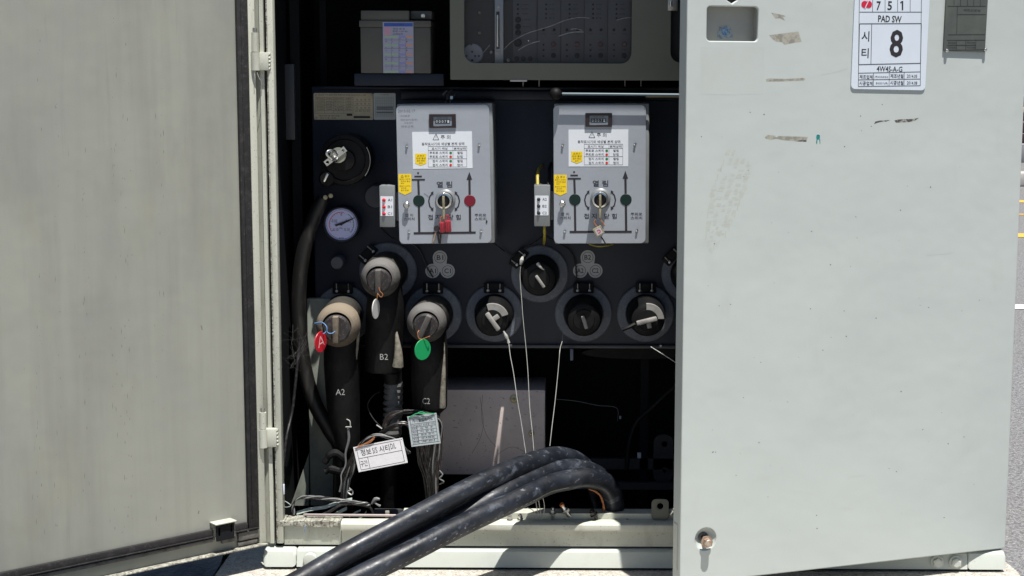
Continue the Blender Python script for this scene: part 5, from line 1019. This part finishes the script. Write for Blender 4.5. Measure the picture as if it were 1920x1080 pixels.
def tl(s, x0, y0, x1, y1, b=.008):
    V, Pn, a_, b_, c_, d_ = glyph(s, b); vs = [bm.verts.new(f.p(u+x0+(x-a_)/(b_-a_)*(x1-x0), v+y0+(y-c_)/(d_-c_)*(y1-y0), .0009)) for x, y in V]
    for q in Pn:
        try: bm.faces.new([vs[k] for k in q])
        except ValueError: pass
tl('정보', -.052, .007, -.023, .025, .004); tl('S/S', -.019, .008, -.006, .024, 0.); tl('시티', 0, .007, .0285, .025, .004); tl('D/L', .032, .010, .046, .026, 0.); tl('구간', -.059, -.023, -.0395, -.006, .004)
put('card_writing', bm, 'ink', t)
bm = nb(); tube(bm, [f.p(u-W2+.005, v+H2-.004, .002), f.p(u-.025, v+H2+.007, .003), f.p(u-.010, v+H2+.013, .003), f.p(u-.006, v+H2+.018, .004)], [.001, .002, .0032, .0028], 8, 5); tube(bm, [f.p(u-W2+.014, v+H2+.001, .002), f.p(u-.022, v+H2+.005, .003), f.p(u-.010, v+H2+.012, .003)], [.001, .0016, .002], 8, 5); put('copper_tie', bm, 'copper', t)
t, f, u, v, W2, H2 = card('plastic_card', (795, 806), 56.5, 60, 7.5, .08, 'cardg', 'small grey printed plastic card tied with green twine')
bm = nb(); i = .006
for q in ((-W2+i, -H2+i, W2-i, -H2+i), (-W2+i, H2-i, W2-i, H2-i), (-W2+i, -H2+i, -W2+i, H2-i), (W2-i, -H2+i, W2-i, H2-i), (-W2+.022, -H2+i, -W2+.022, .014)): rl(bm, *q)
for k in range(6): rl(bm, -W2+i, .020-k*.0095, W2-i, .020-k*.0095, .00035)
tl('케이블접속카드', -.028, .024, .028, .034); tl('154/22.9kV 선로명 시티', -.032, .0125, .031, .018, .002)
for k, (a_, b_) in enumerate((('접속자', '김 형 수'), ('확인자', '이 광 진'), ('시공업체', '용호 전기'), ('접속일', '2014.08.06'), ('전화', '1987-6014'))): y = .0035-k*.0093; tl(a_, -.032, y, -.018, y+.0052, .002); tl(b_, -.010, y, .026, y+.0052, .002)
put('card_print', bm, 'pen', t)
bm = nb(); tube(bm, [f.p(u-W2+.004, v+H2-.003, .002), f.p(u-.012, v+H2+.006, .004), f.p(u+.004, v+H2+.004, .006), f.p(u+W2-.006, v+H2-.001, .002)], .0014, 8, 5); tube(bm, [f.p(u-.016, v+H2+.003, .003), f.p(u-.002, v+H2+.009, .003), f.p(u+.012, v+H2+.003, .005)], .0012, 8, 5); put('twine', bm, 'twine', t)

# coiled control leads lying on the sill at the left
t = thing('lead_coil', U(630, 965, .06), 'loose loop of twisted dark leads lying on the sill at the left', 'cable')
r_ = random.Random(8)
for i in range(4):
    P = []; ph = i*math.pi/2
    base = [(552, 965), (549, 950), (556, 936), (575, 932), (605, 934), (635, 938), (665, 942), (686, 945), (692, 949)]
    Q = catmull([U(x, y, .045) for x, y in base], 7)
    for k, q in enumerate(Q): a = ph+k*.42; P.append(q+Vector((.0035*math.cos(a)*.7, .0035*math.sin(a), .0035*math.cos(a))))
    bm = nb(); tube(bm, P, .0021, 7, 1); put('strand', bm, 'wireg' if i % 2 else 'wirek', t)
t = thing('flat_strap', U(610, 965, .07), 'pale green flat straps crossing on the sill beneath the twisted leads', 'strap')
for P, w_ in (([(556, 962), (580, 955), (610, 951), (632, 943), (660, 936)], 6.5), ([(616, 972), (632, 962), (650, 953)], 6.5), ([(655, 968), (668, 960), (676, 957)], 3.5), ([(672, 972), (682, 966), (687, 959)], 4.)):
    bm = nb(); tp = [U(x, y-w_/2, .055) for x, y in P]; bt2 = [U(x, y+w_/2, .05) for x, y in P]; q = [bm.verts.new(p) for p in tp]; q2 = [bm.verts.new(p) for p in bt2]; q3 = [bm.verts.new(p+Vector((0, .004, -.001))) for p in tp]; q4 = [bm.verts.new(p+Vector((0, .004, -.001))) for p in bt2]; n = len(P)
    for k in range(n-1):
        bm.faces.new([q[k], q[k+1], q2[k+1], q2[k]]); bm.faces.new([q3[k], q4[k], q4[k+1], q3[k+1]]); bm.faces.new([q[k], q3[k], q3[k+1], q[k+1]]); bm.faces.new([q2[k], q2[k+1], q4[k+1], q4[k]])
    bm.faces.new([q[0], q2[0], q4[0], q3[0]]); bm.faces.new([q[-1], q3[-1], q4[-1], q2[-1]]); put('strap_piece', bm, 'wgreen', t)
wire('black_lead', [(598, 968, .05), (620, 958, .045), (645, 945, .045), (690, 950, .05), (700, 965, .05)], .004, 'wirek', 'black lead lying across the pale straps', 'wire', seg=9)
wire('green_wire_loop', [(531, 938, .04), (540, 943, .03), (545, 948, .03), (538, 951, .03), (531, 950, .04)], .0011, 'wgreen', 'tiny green wire loop at the left end of the sill', 'wire')
bm = nb(); z = zt+.006; a = U(575, 970, .03); b = U(736, 976, .02); tube(bm, [Vector((a.x, .035, z-.0)), Vector((a.x+.012, .025, z+.002)), Vector((b.x-.01, .025, z+.001)), Vector((b.x, .03, z-.001))], .0036, 10, 3); tag(put('metal_strip', bm, mat('pink_steel', (.45, .38, .37), .35, .5)), 'thin pinkish metal rod lying along the sill', 'rod')
bm = nb(); pbox(bm, .14, 702, 955, 760, 975, .01, .001); tag(put('dark_cleat', bm, mat('cleat', (.05, .052, .055), .5)), 'dark flat cleat behind the sill left of the cables', 'cleat')
bm = nb(); pbox(bm, .12, 722, 958, 730, 972, .008, .002); tag(put('pale_peg', bm, 'tapeold'), 'small pale peg standing on the sill', 'peg')
bm = nb(); tube(bm, [U(697, 945, .06), U(704, 936, .058), U(712, 936, .055)], [.003, .006, .003], 8, 4); tube(bm, [U(700, 940, .06), U(707, 946, .055), U(713, 949, .055)], [.002, .003, .004], 8, 4); tag(put('frayed_tape', bm, 'wireg'), 'frayed scrap of tape at the end of the twisted leads', 'tape')
wire('loose_thread', [(571, 986, -.016), (572, 992, -.018), (570, 998, -.016)], .0008, 'blue', 'tiny blue thread stuck to the sill front', 'thread')
bm = nb(); pbox(bm, -.002, 530.5, 908, 533.5, 927, .004, .0006); tag(put('jamb_clip', bm, 'signw'), 'small pale clip on the lower left jamb', 'clip')

# bolts on the sill
SBo = 'bolts standing along the sill'
def sbolt(px, py, m, lab, r=.007, lean=0, ln=.022, Yb=.008, yb=None):
    c = U(px, py, Yb); d = Vector((lean, -.35, .9)).normalized(); bm = nb(); tube(bm, [c-d*ln, c+d*ln*.5], r*.62, 12, 1)
    n0 = c+d*ln*.1; tube(bm, [n0-d*.0045, n0+d*.0045], r*1.15, 6, 1); tube(bm, [n0-d*.008, n0-d*.0065], r*1.45, 18, 1); tag(put('sill_bolt', bm, m), lab, 'bolt', SBo)
sbolt(956, 971, 'dull', 'leftmost sill bolt, half hidden by the front heavy cable', .0055)
sbolt(975.5, 970, 'chrome', 'bright sill bolt just right of the half hidden one', .0055)
sbolt(1036.5, 959, 'chrome', 'tall bright sill bolt left of the copper-tipped one', .0065, 0, .026)
bm = nb(); c = U(1059, 955, .008); d = Vector((-.45, -.3, .8)).normalized(); tube(bm, [c-d*.026, c+d*.014], .006, 12, 1); tube(bm, [c-d*.008, c+d*.000], .0115, 6, 1)
cb_ = tag(put('sill_bolt', bm, 'chrome'), 'leaning sill bolt with a copper tip', 'bolt', SBo); bm = nb(); tube(bm, [c+d*.0145, c+d*.020], .0068, 12, 1); put('copper_tip', bm, 'copper', cb_)
sbolt(1112, 962, 'wirek', 'dark sill bolt in shade below the cable arch', .0075, -.5, .022)
sbolt(1266, 953, 'chrome', 'bright sill bolt against the right door edge', .0075, .5, .022)
bm = nb(); ft_ = FY(.012); a, b, c, d = ft_.rect(1221.5, 936, 1254, 976); holed(bm, ft_, rrect(a, b, c, d, .012, 5), [circ(*ft_.hit(1238, 949), .0085, 24)], -.004, 0, .0008); lathe(bm, ft_, *ft_.hit(1238, 949), [(.0085, .0), (.0115, .001), (.0115, -.001)], 24)
tag(put('lug_tab', bm, 'ctl'), 'upright pale tab with a round hole on the sill near the right door', 'tab')

# ================================================================== THE THREE HEAVY CABLES
HC = 'heavy black cables coming out over the sill'
cabs = [
 ([(1150, 1010, .26), (1134, 960, .24), (1115, 905, .16), (1087, 869, .075), (1050, 856, .01), (1018, 860, -.045), (992, 868, -.09), (933, 891, -.18), (875, 918, -.25), (758, 980, -.37), (642, 1042, -.46), (560, 1090, -.53), (470, 1138, -.62)], .0268, 'top heavy cable, arching highest over the sill'),
 ([(1160, 1010, .20), (1153, 960, .18), (1141, 915, .12), (1122, 892, .07), (1090, 880, .02), (1050, 879, -.025), (1020, 887, -.065), (992, 899, -.11), (933, 930, -.20), (870, 964, -.25), (755, 1020, -.34), (650, 1075, -.42), (560, 1125, -.5)], .0262, 'middle heavy cable, mostly hidden between the other two'),
 ([(1151, 1020, .072), (1152, 965, .070), (1149, 929, .055), (1132, 904, .022), (1098, 896, -.018), (1060, 901, -.055), (1030, 908, -.09), (1005, 919, -.13), (978, 933, -.18), (870, 983, -.31), (758, 1040, -.42), (655, 1091, -.49), (560, 1141, -.56)], .0272, 'front heavy cable with a dashed white marking and copper strip')]
cobs = []
for P, r, lab in cabs:
    bm = nb(); Q = tube(bm, [U(*p) for p in P], r, 40, 9); o = tag(put('heavy_cable', bm, 'cable'), lab, 'cable', HC); cobs.append((o, Q, r))
# printed dashes along the front cable
o, Q, r = cobs[2]; bm = nb(); n = 0
for i in range(46, len(Q)-12):
    p, q = Q[i], Q[i+1]; L = (q-p).length; k = max(1, int(L/.0125)); T = (q-p).normalized()
    side = Vector((0, -1, 0)); side = (side-T*side.dot(T)).normalized(); dn = T.cross(side); dn = dn if dn.z < 0 else -dn; nn = (side*.93+dn*.52).normalized(); tt = T.cross(nn).normalized()
    for j in range(k):
        c = p.lerp(q, (j+.5)/k)+nn*(r+.0003); h = .0034; wv = .0005
        vs = [bm.verts.new(c+T*a*h+tt*b*wv) for a, b in ((-1, -1), (1, -1), (1, 1), (-1, 1))]; bm.faces.new(vs)
put('dashed_marking', bm, 'cdash', o)
bm = nb(); tube(bm, [U(1104, 917, -.015), U(1116, 921, .0), (U(1126, 930, .022)), U(1131, 945, .038), U(1133, 962, .045)], [.0015, .0028, .003, .003, .003], 8, 8, .25); put('copper_strip', bm, 'copper', o)

# ================================================================== ADDED DARK SHEET PAINTING THE SHADE UNDER THE LEFT DOOR
bm = nb(); r_ = random.Random(12); nx_, ny_ = 26, 16; g_ = []
for j in range(ny_+1):
    row = []
    for i in range(nx_+1):
        x = -1.75+.81*i/nx_; y = -.75+1.5*j/ny_; h = .004+.018*abs(math.sin(i*.9+j*.35))*r_.random()+.012*math.sin(j*1.1+i*.2)**2; row.append(bm.verts.new((x+r_.uniform(-.006, .006), y, -.026+h)))
    g_.append(row)
for j in range(ny_):
    for i in range(nx_): bm.faces.new([g_[j][i], g_[j][i+1], g_[j+1][i+1], g_[j+1][i]])
tag(put('shade_sheet', bm, 'shade_sheet', None, None, 60), 'crumpled dark blue sheet standing in for shaded ground under the left door', 'shade_sheet')
# cobwebs at the left
bm = nb(); r_ = random.Random(17)
for i in range(26):
    a = U(r_.uniform(528, 560), r_.uniform(605, 690), .10); b = U(r_.uniform(545, 600), r_.uniform(600, 700), .16); m_ = (a+b)/2+Vector((0, 0, -.006)); tube(bm, [a, m_, b], .00013, 4, 3)
o = put('cobweb', bm, mat('cobweb', (.16, .16, .16), .8)); o['kind'] = 'stuff'; o['label'] = 'faint grey cobwebs between the hose and the left jamb'; o['category'] = 'cobweb'
for o in list(bpy.data.objects):
    if o.type == 'EMPTY' and not o.children: bpy.data.objects.remove(o)
